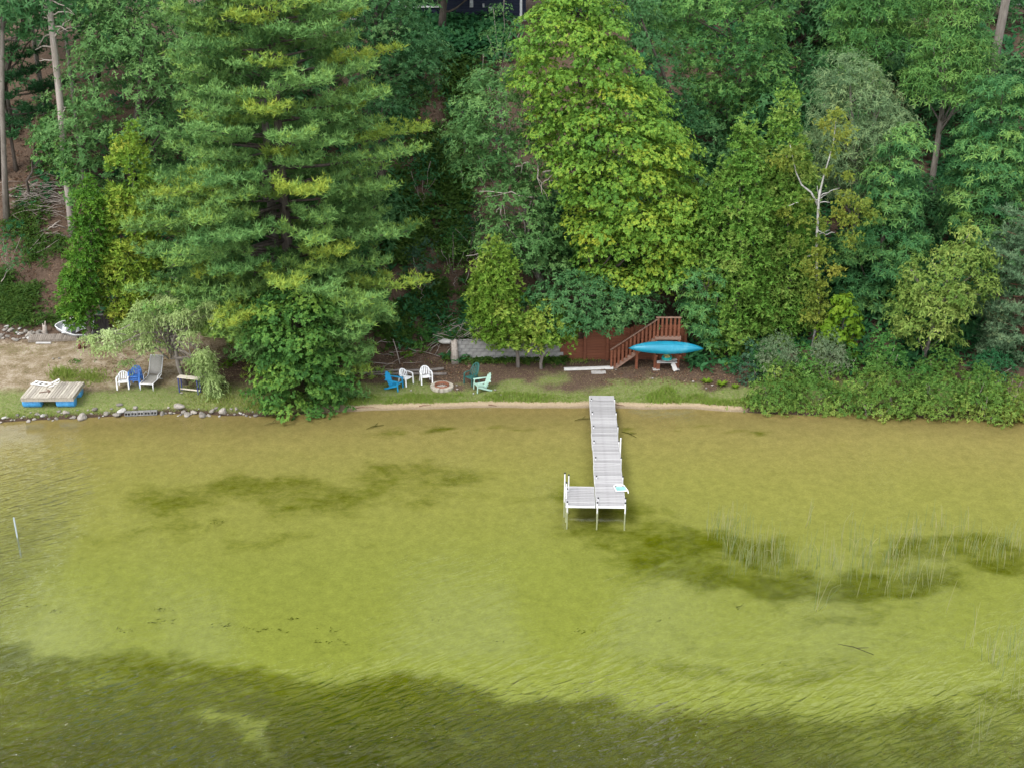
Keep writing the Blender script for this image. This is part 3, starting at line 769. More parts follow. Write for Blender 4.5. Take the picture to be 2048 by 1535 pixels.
# ------------------------------------------------------------------ retaining walls and the red-brown timber wall with its stair
REDWOOD = solid('red_brown_stain', (.105, .034, .018), (.165, .058, .030), 4, .65, .25, (.25, 1, 3), .25, rand=.10, c3=(.13, .048, .03))
REDTOP = solid('worn_red_brown_rail', (.16, .085, .06), (.27, .18, .14), 6, .75, .2, (.3, 1, 3), .2)
GREYWOOD = solid('silver_grey_wood', (.36, .345, .33), (.53, .515, .50), 5, .85, .15, (.35, 3, 1), .25, rand=.10)
OLDWOOD = solid('old_brown_grey_wood', (.16, .135, .11), (.29, .25, .21), 5, .85, .15, (3, .35, 1), .25, rand=.14)
MORTAR = solid('mortar', (.20, .195, .185), (.28, .27, .26), 8, .95, .1)
wl, wr = at(915, 715, 61.3).x, at(1126, 715, 61.3).x
wz = hz((wl + wr) / 2, 61.1) - .08
root = thing("block_retaining_wall", "grey concrete block retaining wall under the cedars left of the red timber wall", "wall", ((wl + wr) / 2, 61.3, wz))
W = wr - wl
b = MB(); b.box((0, .16, .62), (W, .16, 1.24)); b.build('mortar_core', MORTAR, root)
blk = [MB().box((0, 0, 0), (.39, .16, .19)).mesh('block'), MB().box((0, 0, 0), (.19, .16, .19)).mesh('half_block')]
for r_ in range(6):
    x = -W / 2 + .2 + (0 if r_ % 2 == 0 else .2)
    if r_ % 2: o = link_mesh('block', blk[1], BLOCK, root); o.location = (-W / 2 + .1, RND.uniform(-.004, .006), .1 + r_ * .2)
    while x < W / 2 - .15:
        o = link_mesh('block', blk[0], BLOCK, root); o.location = (x, RND.uniform(-.006, .010), .1 + r_ * .2); x += .4
px_ = [1123, 1169, 1214, 1262, 1312, 1368]
pw = [at(p, 715, 61.35).x for p in px_]
wz2 = hz(5, 61.2) - .06
root = thing("timber_retaining_wall", "red-brown timber retaining wall of horizontal boards between posts behind the stair", "wall", (pw[0], 61.35, wz2))
for i, x in enumerate(pw):
    MB().box((x - pw[0], -.06, .98), (.14, .14, 1.96 + .0)).build('post', REDWOOD, root)
for i in range(5):
    top = (1.25, 1.72, 1.86, 2.05, 2.05)[i]
    z = .09; w_ = pw[i + 1] - pw[i] - .145
    bm_ = MB().box((0, 0, 0), (w_, .045, .148)).mesh('board')
    while z < top:
        o = link_mesh('board', bm_, REDWOOD, root); o.location = ((pw[i] + pw[i + 1]) / 2 - pw[0], RND.uniform(-.004, .006), z); z += .156
# stair, landing and railing, in front of the wall
sx0, sx1, sx2 = at(1222, 733, 60.4).x, at(1313, 672, 60.4).x, at(1358, 672, 60.4).x
sz = hz(sx0, 60.3); LZ = 1.82
root = thing("timber_stair", "red-brown timber stair with a slatted railing climbing to a landing above the kayak", "stairs", (sx0, 60.4, sz))
L1, L2 = sx1 - sx0, sx2 - sx0
for y in (0, .95):
    MB().bar((.12, y, .02), (L1, y, LZ - .12), .05, .24, (0, 0, 1)).build('stringer', REDTOP if y == 0 else REDWOOD, root)
for i in range(9):
    t = (i + .5) / 9
    MB().box((.15 + (L1 - .1) * t, .48, .1 + (LZ - .1) * t), (.29, .9, .045)).build('tread', REDWOOD, root)
MB().box((-.0, -.05, .52), (.10, .10, 1.08)).build('post', REDWOOD, root)
MB().bar((-.06, -.05, 1.07), (L1 + .05, -.05, LZ + .98), .10, .045).build('handrail', REDTOP, root)
for i in range(11):
    t = (i + .9) / 11.6
    x = L1 * t; zb = LZ * t
    MB().box((x, -.055, zb + .50 - .03), (.105, .04, .95)).build('baluster', REDWOOD, root)
MB().box(((L1 + L2) / 2, -.05, LZ + 1.05), (L2 - L1 + .14, .12, .045)).build('handrail', REDTOP, root)
for i in range(6):
    x = L1 + (L2 - L1) * (i + .25) / 5.4
    MB().box((x, -.055, LZ + .5), (.105, .04, 1.02)).build('baluster', REDWOOD, root)
MB().box(((L1 + L2) / 2, -.03, LZ - .09), (L2 - L1 + .2, .05, .20)).build('rim_board', REDTOP, root)
for i in range(7):
    MB().box(((L1 + L2) / 2, .06 + i * .145, LZ - .005), (L2 - L1 + .16, .138, .035)).build('deck_board', REDWOOD, root)
for x in (L1 - .02, L2 + .02):
    for y in (-.03, .92):
        MB().box((x, y, (LZ - .2) / 2 + .0), (.13, .13, LZ - .2)).build('post', REDWOOD, root)
MB().box((at(1273, 720, 60.4).x - sx0, -.03, .52), (.13, .13, 1.05)).build('post', REDWOOD, root)
for x in (L1 - .02, L2 + .02):          # arms that carry the kayak
    MB().bar((x, -.1, 1.02), (x, -.75, 1.00), .09, .09).build('bracket', REDWOOD, root)
ST = (sx0, 60.4, sz, L1, L2, LZ)

# ------------------------------------------------------------------ dock
PIPE = solid('white_pipe', (.60, .60, .60), (.74, .74, .75), 7, .4, .4)
BLACK = solid('black_plastic', (.012, .012, .014), (.03, .03, .032), 6, .5, .4)
STEELG = solid('galvanised_frame', (.42, .42, .43), (.60, .60, .61), 5, .5, .4)
WHITE = solid('white_plastic', (.72, .72, .73), (.80, .80, .80), 3, .45, .4)
DOCKW = solid('bleached_dock_board', (.235, .228, .228), (.35, .342, .343), 6, .85, .15, (.5, 4, 1),   .2, rand=.17, c3=(.295, .287, .287))
DZ = .36
fa, fb = on(1179.5, 791, DZ + .1), on(1226.5, 791, DZ + .1)
na, nb_ = on(1191.5, 1010.5, DZ), on(1251.5, 1010.5, DZ)
rootd = thing("wooden_dock", "long pale grey plank dock on pipe legs running out from the grass into the lake", "dock", ((fa.x + fb.x) / 2, fa.y, 0))
o0 = Vector(rootd.location)
f_mid, n_mid = (fa + fb) / 2 - o0, (na + nb_) / 2 - o0
f_mid.z = DZ + .10; n_mid.z = DZ
ax = (n_mid - f_mid); LD = ax.length; ax.normalize(); sd_ = Vector((-ax.y, ax.x, 0)).normalized()      # sd_ points right (+x)
if sd_.x < 0: sd_ = -sd_
WD = 1.23
NS = 7; seg = [0, .062, .235, .375, .515, .665, .825, 1.0]
plank = MB().box((0, 0, 0), (WD - .03, .120, .032)).mesh('plank')
rotd = math.atan2(sd_.y, sd_.x)
for i in range(NS):
    t0, t1 = seg[i], seg[i + 1]
    jog = (0, .0, .012, -.012, .01, -.008, .006)[i]
    p0, p1 = f_mid + ax * LD * t0 + sd_ * jog, f_mid + ax * LD * (t1) + sd_ * jog
    dz = -.012 * (i % 2)
    fr = MB()
    for s in (-1, 1): fr.bar(p0 + sd_ * s * (WD / 2 - .02) + ax * .012 + Vector((0, 0, dz - .07)), p1 + sd_ * s * (WD / 2 - .02) - ax * .012 + Vector((0, 0, dz - .07)), .045, .13)
    for q in (p0 + ax * .03, p1 - ax * .03): fr.bar(q - sd_ * (WD / 2 - .05) + Vector((0, 0, dz - .075)), q + sd_ * (WD / 2 - .05) + Vector((0, 0, dz - .075)), .04, .11)
    fr.build('frame', STEELG, rootd)
    Ls_ = (p1 - p0).length; n = max(2, round(Ls_ / .142)); st_ = Ls_ / n
    for k in range(n):
        c = p0 + ax * st_ * (k + .5) + Vector((0, 0, dz + RND.uniform(-.004, .004)))
        o = link_mesh('plank', plank, DOCKW, rootd); o.location = c; o.rotation_euler = (0, 0, rotd + RND.gauss(0, .004)); o.scale = (1 + RND.uniform(-.008, .008), st_ / .142 * .985, 1)
    for s in (-1, 1):
        pb = p1 - ax * (.42 if i else .05) + sd_ * s * (WD / 2 - (.10 if s < 0 else -.01))
        X_, Y_ = pb.x + o0.x, pb.y + o0.y
        po = MB().tube([(pb.x, pb.y, min(hz(X_, Y_) - .15, -.1)), (pb.x, pb.y, pb.z + .10)], .028, 8).build('post', PIPE, rootd)
        MB().tube([(pb.x, pb.y, pb.z + .10), (pb.x, pb.y, pb.z + .14)], .036, 8).build('cap', BLACK, po)
# side platform at the end, left
pe = n_mid - sd_ * (WD + .03)
fr = MB(); PL = 1.62
for s in (-1, 1): fr.bar(pe + sd_ * s * (WD / 2 - .02) + Vector((0, 0, -.07)), pe - ax * PL + sd_ * s * (WD / 2 - .02) + Vector((0, 0, -.07)), .045, .13)
for q in (.03, PL - .03): fr.bar(pe - ax * q - sd_ * (WD / 2 - .05) + Vector((0, 0, -.075)), pe - ax * q + sd_ * (WD / 2 - .05) + Vector((0, 0, -.075)), .04, .11)
fr.build('frame', STEELG, rootd)
for q in (pe, n_mid): MB().bar(q - sd_ * (WD / 2 - .01) + ax * .03 + Vector((0, 0, -.055)), q + sd_ * (WD / 2 - .01) + ax * .03 + Vector((0, 0, -.055)), .035, .075).build('fascia_board', WHITE, rootd)
for k in range(11):
    o = link_mesh('plank', plank, DOCKW, rootd); o.location = pe - ax * (.074 + k * .1465); o.rotation_euler = (0, 0, rotd + RND.gauss(0, .004))
for p in (pe - sd_ * (WD / 2 - .07) - ax * .02, pe - sd_ * (WD / 2 - .07) - ax * 1.15, n_mid - sd_ * (WD / 2 - .06) + ax * .01, n_mid + sd_ * (WD / 2 - .01) + ax * .01, pe - sd_ * (WD / 2 + .04) - ax * .9):
    tall = p is not None and abs((p - pe).dot(sd_) + WD / 2 + .04) < .02
    top = DZ + (1.0 if tall else .12)
    if abs((p - pe).dot(ax) + 1.15) < .05: top = DZ + .12
    po = MB().tube([(p.x, p.y, -1.05), (p.x, p.y, top)], .03, 8).build('post', PIPE, rootd)
    MB().tube([(p.x, p.y, top), (p.x, p.y, top + .045)], .038, 8).build('cap', BLACK, po)
for px, py, h in ((1137, 970, 1.02), (1132.5, 985, 1.0)):      # tall mooring pipes at the left of the platform
    q = on(px, py + 12, DZ) - o0
    po = MB().tube([(q.x, q.y, -1.0), (q.x, q.y, DZ + h * .75)], .028, 8).build('mooring_pipe', PIPE, rootd)
    MB().tube([(q.x, q.y, DZ + h * .75), (q.x, q.y, DZ + h * .75 + .05)], .036, 8).build('cap', BLACK, po)
q = on(1240.5, 904, DZ) - o0
po = MB().tube([(q.x, q.y, -.9), (q.x, q.y, DZ + .72)], .034, 8).build('mooring_pipe', PIPE, rootd)
# boarding ladder lying on the dock
TEAL = solid('pale_teal_step', (.20, .42, .40), (.28, .50, .48), 5, .5, .3)
lp = on(1240, 977, DZ + .05)
rt = thing("boarding_ladder", "white boarding ladder with pale teal steps lying across the right edge of the dock", "ladder", lp, .06); rt.scale = (.85, .85, .85)
m = MB(); m.tube([(-.22, -.30, .03), (-.27, .28, .03), (-.22, .36, .03), (.16, .36, .03), (.24, .30, .03), (.36, -.22, .01), (.38, -.32, -.08)], .028, 8); m.tube([(-.22, -.30, .03), (.36, -.26, .02)], .024, 8)
m.build('rail', WHITE, rt)
for y in (-.19, -.04, .10): MB().box((.04, y, .035), (.50, .10, .03)).build('step', TEAL, rt)
MB().box((.0, .26, .035), (.30, .10, .025)).build('bracket_plate', STEELG, rt)

# ------------------------------------------------------------------ chairs
def grid(fn, nu, nv): return [[fn(i / (nu - 1), j / (nv - 1)) for j in range(nv)] for i in range(nu)]
def armchair(name, label, loc, rz, mat, group=None, high=0.0, slats=5, rake=.12, cat="chair"):
    """moulded plastic armchair; faces -Y"""
    t = thing(name, label, cat, loc, rz, group); t.scale = (.95, .95, .95)
    m = MB(); m.sheet(grid(lambda u, v: (-.24 + .48 * u, -.25 + .47 * v, .43 - .03 * v - .02 * math.sin(PI * u)), 5, 5), (0, 0, .03)); m.build('seat', mat, t, True)
    H = .40 + high
    y_ = lambda z: .23 + rake * z / .4
    fr = MB(); pts = []
    for i in range(13):
        a = PI * i / 12
        x = -.27 * math.cos(a); z = H * (1 - (1 - math.sin(a)) * .55) if 0 < i < 12 else .0
        z = H * min(1, math.sin(a) ** .55) if 0 < i < 12 else 0
        pts.append((x, y_(z) - .10 * (abs(x) / .27) ** 2, .41 + z))
    fr.tube(pts, .026, 6); fr.build('back_frame', mat, t, True)
    for k in range(slats):
        x = -.19 + .38 * k / (slats - 1); h = H * min(1, (1 - (x / .27) ** 2) ** .28) - .02
        b = MB(); b.sheet([[(x - .027, y_(z) - .1 * (x / .27) ** 2, .41 + z), (x + .027, y_(z) - .1 * (x / .27) ** 2, .41 + z)] for z in (0, h * .5, h)], (0, -.018, 0)); b.build('slat', mat, t)
    for s in (-1, 1):
        a = MB(); a.sheet([[(s * .26, .24, .62), (s * .31, .23, .62)], [(s * .27, .05, .645), (s * .335, .05, .645)], [(s * .265, -.17, .64), (s * .335, -.17, .64)], [(s * .27, -.25, .60), (s * .32, -.25, .60)]], (0, 0, .028)); a.build('armrest', mat, t)
        g = MB(); g.bar((s * .29, -.24, .61), (s * .30, -.27, 0), .065, .045, (0, 1, 0)); g.build('leg', mat, t)
        g = MB(); g.bar((s * .25, .22, .44), (s * .29, .32, 0), .06, .045, (0, 1, 0)); g.build('leg', mat, t)
    return t
def adirondack(name, label, loc, rz, mat):
    t = thing(name, label, "chair", loc, rz); t.scale = (.95, .95, .95)
    for k in range(6):
        y = -.30 + k * .095; z = .36 - (y + .30) * .30
        MB().box((0, y, z), (.52, .085, .022), M=Matrix.Rotation(-.29, 3, 'X')).build('seat_slat', mat, t)
    for k in range(5):
        x = -.2 + .1 * k; h = .72 - .05 * abs(k - 2) ** 1.6
        MB().bar((x * .8, .22, .20), (x, .22 + h * .42, .20 + h), .088, .022, (0, 1, 0)).build('back_slat', mat, t)
    MB().bar((-.26, .41, .58), (.26, .41, .58), .05, .05).build('back_rail', mat, t)
    for s in (-1, 1):
        MB().sheet([[(s * .25, .42, .575), (s * .34, .42, .575)], [(s * .25, .0, .58), (s * .39, .0, .58)], [(s * .26, -.34, .58), (s * .39, -.34, .58)]], (0, 0, .026)).build('armrest', mat, t)
        MB().bar((s * .29, -.30, .555), (s * .29, -.34, 0), .09, .035, (0, 1, 0)).build('leg', mat, t)
        MB().bar((s * .27, -.33, .34), (s * .27, .50, .0), .035, .09).build('leg', mat, t)
    return t
BLUE = solid('blue_plastic', (.055, .17, .50), (.085, .22, .58), 3, .45, .4)
CYAN = solid('sky_blue_plastic', (.012, .24, .46), (.02, .29, .52), 3, .5, .35)
GREENP = solid('dark_green_plastic', (.018, .085, .075), (.035, .125, .11), 3, .45, .4)
MINT = solid('mint_plastic', (.33, .50, .42), (.40, .57, .48), 3, .5, .35)
def place(px, py): return ground(px, py)
armchair("plastic_armchair", "white slat-backed plastic armchair beside the blue chairs on the left bank", place(248, 775), .12, WHITE, "white plastic armchairs")
p = place(273, 771)
for k, lab in enumerate(("blue plastic armchair at the bottom of the stack by the chaise", "blue plastic armchair in the middle of the stack by the chaise", "blue plastic armchair on top of the stack by the chaise")):
    armchair("plastic_armchair", lab, p + Vector((.0, .03 * k, .085 * k)), -.1 + .03 * k, BLUE, "stacked blue plastic armchairs")
armchair("plastic_armchair", "white plastic armchair just behind the bright blue Adirondack chair", place(812, 768), .95, WHITE, "white plastic armchairs", rake=.10)
armchair("plastic_armchair", "white plastic armchair alone behind the fire pit", place(852, 765), .28, WHITE, "white plastic armchairs", high=.03)
armchair("highback_armchair", "dark green high-backed plastic armchair right of the fire pit", place(943, 767), -.75, GREENP, high=.26, slats=5, rake=.16)
adirondack("adirondack_chair", "bright blue Adirondack chair facing the fire pit from the left", place(790, 777), 1.15, CYAN)
adirondack("adirondack_chair", "mint green Adirondack chair facing the fire pit from the right", place(963, 780), -1.2, MINT)
# chaise longue
TAUPE = solid('taupe_sling_fabric', (.30, .285, .255), (.38, .36, .33), 20, .9, .1)
t = thing("chaise_longue", "white framed chaise longue with taupe sling and raised back by the willow", "lounger", place(300, 774), -.10)
MB().sheet(grid(lambda u, v: (-.30 + .60 * u, -.35 + 1.12 * v, .36 - .06 * math.sin(PI * v) + .0 * u), 4, 7), (0, 0, .02)).build('seat', TAUPE, t, True)
MB().sheet(grid(lambda u, v: (-.30 + .60 * u, .80 + .52 * v, .37 + .80 * v), 4, 4), (0, -.02, 0)).build('backrest', TAUPE, t, True)
m = MB()
for s in (-1, 1):
    m.tube([(s * .33, -.42, .0), (s * .33, -.40, .32), (s * .33, -.33, .37), (s * .33, .1, .33), (s * .33, .55, .32), (s * .33, .80, .37), (s * .33, 1.34, 1.19)], .024, 6)
    m.tube([(s * .34, .42, .33), (s * .34, 1.05, 0)], .022, 6); m.tube([(s * .36, .80, .36), (s * .38, .62, .56), (s * .38, .30, .55), (s * .34, .14, .33)], .018, 6)
m.tube([(-.33, -.38, .33), (.33, -.38, .33)], .022, 6); m.tube([(-.33, 1.34, 1.19), (.33, 1.34, 1.19)], .02, 6)
m.build('frame', WHITE, t, True)

# ------------------------------------------------------------------ swim raft with its ladder
RAFTW = solid('grey_raft_board', (.25, .22, .175), (.42, .38, .32), 5, .85, .15, (4, .4, 1), .25, rand=.20, c3=(.34, .305, .25))
DRUM = solid('blue_barrel', (.04, .235, .52), (.09, .34, .64), 3, .4, .4)
fl, frr, br_ = ground(42, 819), ground(146, 816), None
rc_ = ground(95, 818)
t = thing("swim_raft", "square plank swim raft on blue barrels pulled up on the left bank", "raft", (rc_.x + .05, rc_.y + .9, rc_.z), .015)
RW, RDp, RZ = 2.55, 1.9, .60
tilt = .02
nP = 17
for k in range(nP):
    x = -RW / 2 + RW * (k + .5) / nP
    MB().bar((x * 1.0, -RDp / 2, RZ + .02 + RND.uniform(-.005, .005)), (x, RDp / 2 + RND.uniform(-.03, .03), RZ + .03), RW / nP - .024, .035).build('plank', RAFTW, t)
for y in (-RDp / 2 + .05, RDp / 2 - .05): MB().box((0, y, RZ - .09), (RW, .05, .17)).build('rim_board', RAFTW, t)
for x in (-RW / 2 + .05, -.45, .45, RW / 2 - .05): MB().box((x, 0, RZ - .09), (.05, RDp - .16, .15)).build('joist', RAFTW, t)
for x in (-.85, .78):
    for y in (-.55, .5):
        b = MB(); n = 18
        prof = [(0, -.44), (.25, -.44), (.275, -.42), (.28, -.18), (.287, -.16), (.28, -.14), (.28, .14), (.287, .16), (.28, .18), (.275, .42), (.25, .44), (0, .44)]
        b.lathe(prof, n); b.v = [(x + vz, y + vx, .27 + vy) for vx, vy, vz in b.v]
        b.build('barrel', DRUM, t, True)
lp = Vector(t.location)
t2 = thing("swim_ladder", "white tubular ladder lying on the swim raft deck", "ladder", (lp.x - .55, lp.y + .55, lp.z + RZ + .06), -.35)
m = MB()
for s in (-.17, .17):
    m.tube([(-.75, s, .02), (.2, s, .06), (.62, s, .28), (.74, s, .36), (.78, s, .28), (.66, s, .14), (.35, s, -.0)], .022, 7)
m.build('rail', WHITE, t2, True)
for x in (-.62, -.36, -.10): MB().box((x, 0, .04), (.09, .36, .03)).build('step', WHITE, t2)
MB().tube([(.76, -.17, .33), (.76, .17, .33)], .018, 6).build('crossbar', WHITE, t2)
t3 = thing("raft_anchor", "small dark rusty anchor lying on the middle of the raft planks", "anchor", (lp.x - .25, lp.y - .30, lp.z + RZ + .07), .2)
m = MB(); m.tube([(-.3, -.04, 0), (.22, .05, .0)], .022, 6); m.tube([(.02, .22, .03), (.16, .14, .0), (.2, 0, 0), (.14, -.14, .0)], .02, 6); m.build('shank', solid('rusty_iron', (.10, .06, .04), (.17, .10, .07), 8, .8), t3)

# small table half under the willow
CREAM = solid('cream_board', (.50, .45, .37), (.62, .57, .48), 6, .8, .2, (.4, 2, 1), rand=.06)
BLUEMETAL = solid('dark_blue_metal', (.03, .04, .13), (.05, .06, .18), 5, .5, .4)
t = thing("plank_table", "small cream plank table on dark blue legs half hidden by the willow", "table", place(375, 786), -.25)
for k in range(3): MB().box((.10, .0 + k * .115, .82), (1.15, .105, .03)).build('top_board', CREAM, t)
for x in (-.42, .60):
    for y in (-.02, .24): MB().bar((x, y, .80), (x + .0, y, 0), .05, .05, (0, 1, 0)).build('leg', BLUEMETAL, t)
MB().box((.1, .12, .16), (1.05, .05, .05)).build('stretcher', CREAM, t)

# ------------------------------------------------------------------ fire pit
FIRESTONE = solid('pale_pit_stone', (.28, .25, .20), (.42, .385, .32), 5, .9, .1, bump=.4, rand=.1)
RUST = solid('rusty_ring', (.15, .06, .035), (.26, .12, .075), 7, .85, .15)
ASH = solid('ash_and_cinders', (.16, .12, .10), (.45, .41, .37), 16, .95, .05, c3=(.30, .15, .10))
fp = place(883, 783) + Vector((0, .45, 0))
t = thing("fire_pit", "round stone fire pit with a rusty metal ring between the chairs", "fire pit", fp); t.scale = (.9, .9, .9)
n = 15
wedge = MB(); a = PI / n * .93
wedge.add([(r_ * math.sin(s * a), -r_ * math.cos(s * a), z) for z in (0, .17) for r_, s in ((.42, -1), (.42, 1), (.66, 1), (.66, -1))], [(3, 2, 1, 0), (4, 5, 6, 7), (0, 1, 5, 4), (1, 2, 6, 5), (2, 3, 7, 6), (3, 0, 4, 7)])
wm = wedge.mesh('stone')
for k in range(n):
    o = link_mesh('stone', wm, FIRESTONE, t); o.rotation_euler = (0, 0, 2 * PI * k / n + RND.gauss(0, .02)); o.scale = (1, 1, RND.uniform(.92, 1.1))
MB().lathe([(.41, .0), (.41, .25), (.395, .25), (.395, .02)], 28).build('metal_ring', RUST, t, True)
MB().lathe([(.0, .10), (.2, .09), (.395, .06)], 20).build('ash_bed', ASH, t)
m = MB()
for k in range(7):
    a = RND.uniform(0, 6.28); m.tube([(.25 * math.cos(a), .25 * math.sin(a), .10), (.22 * math.cos(a + 2.6), .22 * math.sin(a + 2.6), .13)], .025, 6)
m.build('charred_wood', DRIFT, t)

# ------------------------------------------------------------------ kayak on the stair posts and things kept under it
KAY = solid('turquoise_hull', (.003, .15, .235), (.008, .20, .30), 1.6, .4, .4, (1, 1, 1), c3=(.06, .27, .36))
kc = at(1332, 696, 59.85)
t = thing("kayak", "turquoise kayak stored upside down on the posts below the landing", "kayak", kc, -.02, rx=.60)
g = []; KL = 3.85
for i in range(25):
    u = i / 24 * 2 - 1
    w = .36 * (1 - abs(u) ** 2.1) ** .85 + .006; h = .30 * (1 - abs(u) ** 2.6) ** .7 + .01
    row = []
    for j in range(11):
        a = PI * j / 10
        row.append((u * KL / 2, -w * math.cos(a), h * math.sin(a) ** .8 + .05 * abs(u) ** 3 * -1))
    g.append(row)
m = MB(); m.sheet(g, (0, 0, .012)); m.build('hull', KAY, t, True)
m = MB(); m.tube([(u / 12 * KL / 2, 0, .30 * (1 - abs(u / 12) ** 2.6) ** .7 + .012 - .05 * abs(u / 12) ** 3) for u in range(-12, 13)], .014, 5); m.build('keel', KAY, t, True)
d = []
for i in range(25):
    u = i / 24 * 2 - 1; w = .36 * (1 - abs(u) ** 2.1) ** .85
    d.append([(u * KL / 2, -w, -.0), (u * KL / 2, 0, -.07 * (1 - u * u)), (u * KL / 2, w, -.0)])
m = MB(); m.sheet(d, (0, 0, .012)); m.build('deck', KAY, t, True)
sx0, sy0, sz0, L1, L2, LZ = ST
RING = solid('teal_foam_ring', (.01, .27, .24), (.03, .36, .32), 6, .6, .3)
YEL = solid('yellow_rope', (.50, .42, .10), (.62, .55, .2), 9, .8)
pc = (sx0 + (L1 + L2) / 2, sy0 - .15, sz0)
t = thing("plank_shelf", "low stack of grey planks on blocks between the posts under the kayak", "planks", pc, .02)
MB().box((0, 0, .44), (1.05, .26, .05)).build('plank', GREYWOOD, t); MB().bar((-.5, -.08, .50), (.52, -.02, .60), .2, .03).build('plank', GREYWOOD, t)
MB().bar((.30, -.1, .40), (.46, -.26, .05), .22, .03, (0, 1, 0)).build('plank', GREYWOOD, t)
for x in (-.45, .45): MB().box((x, .02, .21), (.19, .2, .42)).build('support_block', REDWOOD, t)
t = thing("coiled_hose", "teal coiled hose ring with yellow rope lying on the planks under the kayak", "hose", (pc[0] - .02, pc[1] - .08, pc[2] + .68), .1, rx=.2)
m = MB()
for k in range(4): m.tube([(.26 * math.cos(a) * (1 - .05 * k), .22 * math.sin(a) * (1 - .05 * k), .035 * k) for a in [2 * PI * i / 18 for i in range(19)]], .026, 6)
m.build('coil', RING, t, True)
m = MB(); m.tube([(.15 * math.cos(a * 1.7), .12 * math.sin(a), .12 + .02 * math.sin(a * 3)) for a in [2 * PI * i / 20 for i in range(21)]], .018, 5); m.build('rope', YEL, t)
for px, lab in ((1312, "small grey paving slab under the stair's left landing post"), (1351, "small grey paving slab under the stair's right landing post")):
    q = ground(px, 739)
    o = tag(MB().box((0, 0, 0), (.36, .26, .07)).build('paving_slab', CONC), lab, 'paving slab', 'paving slabs'); o.location = q + Vector((0, 0, .03)); o.rotation_euler = (0, 0, RND.uniform(-.1, .1))
q = ground(1197, 745); o = tag(MB().box((0, 0, 0), (.75, .32, .05)).build('paving_slab', CONC), "wide flat concrete slab set in the grass at the foot of the stair", 'paving slab'); o.location = q + Vector((0, 0, .02))
q0, q1 = ground(1128, 740), ground(1226, 737)
o = tag(MB().bar((0, 0, 0), q1 - q0, .16, .12).build('white_plank', solid('white_weathered_plank', (.48, .47, .45), (.64, .63, .61), 6, .85, .1, (.4, 3, 1), .2)), "long whitish timber beam lying on the grass left of the stair foot", 'beam'); o.location = q0 + Vector((0, 0, .06))

# ------------------------------------------------------------------ broken post, roots and concrete at the end of the block wall
q = ground(909, 724)
t = thing("weathered_post", "thick weathered split post standing at the left end of the block wall", "post", q, .05)
m = MB()
for k in range(5):
    a = RND.uniform(0, 6.28); r_ = .12
    m.tube([(r_ * math.cos(a) * 1.5, r_ * math.sin(a) * 1.2, -.1), (r_ * math.cos(a), r_ * math.sin(a), .5), (r_ * math.cos(a) * .9 - .02, r_ * math.sin(a) * .8, 1.25 + RND.uniform(-.1, .12))], [.13, .10, .075], 7)
m.build('split_timber', DRIFT, t, True)
q = ground(985, 717)
t = thing("curved_root", "curved brown root growing down over the face of the block wall", "root", q + Vector((0, -.12, 0)))
m = MB()
for k in range(2): m.tube([(-.28 + .1 * k, -.02, -.05), (-.02 + .08 * k, 0, .12), (.14 + .05 * k, .0, .5), (.16 + .05 * k, .12, .95), (.05, .28, 1.18)], [.055, .06, .05, .045, .03], 6)
m.build('stem', BARK, t, True)
def rock(seed, flat=.7):
    r_ = random.Random(seed); me = bpy.data.meshes.new('rock')
    import bmesh
    bm = bmesh.new(); bmesh.ops.create_icosphere(bm, subdivisions=2, radius=.5)
    ph = [r_.uniform(0, 6.28) for _ in range(6)]
    for v in bm.verts:
        c = v.co
        k = 1 + .18 * math.sin(c.x * 5 + ph[0]) + .15 * math.sin(c.y * 6 + ph[1] + c.z * 3) + .12 * math.sin(c.z * 7 + ph[2])
        c.x *= k * (1 + .25 * math.sin(ph[3])); c.y *= k; c.z *= k * flat
    bm.to_mesh(me); bm.free()
    return me
ROCKS = [rock(s, f) for s, f in ((1, .6), (2, .75), (3, .55), (4, .85), (5, .65), (6, .7))]
STONE = solid('pale_field_stone', (.12, .11, .095), (.27, .245, .215), 4, .9, .15, bump=.4, rand=.35, c3=(.20, .165, .14))
q = ground(893, 706)
o = tag(link_mesh('concrete_chunk', ROCKS[2], CONC), "broken grey concrete chunk on the slope left of the split post", 'concrete'); o.location = q + Vector((0, 0, .1)); o.scale = (1.0, .5, .5)
# two logs behind the chairs
for (a, b, r0, lab) in (((700, 748), (887, 741), .085, "long grey log lying behind the white chairs, farther of the two logs"), ((735, 752), (893, 749), .075, "long thin grey log lying nearer the white chairs, nearer of the two logs")):
    qa, qb = ground(*a), ground(*b)
    m = MB(); pts = [qa.lerp(qb, i / 6) - qa + Vector((0, RND.gauss(0, .05), .08 + RND.gauss(0, .015))) for i in range(7)]
    m.tube(pts, [r0 * (1 - .45 * i / 6 + .1 * math.sin(i)) for i in range(7)][::-1], 8)
    o = tag(m.build('fallen_log', BARK, None, True), lab, 'log', 'logs behind the chairs'); o.location = qa

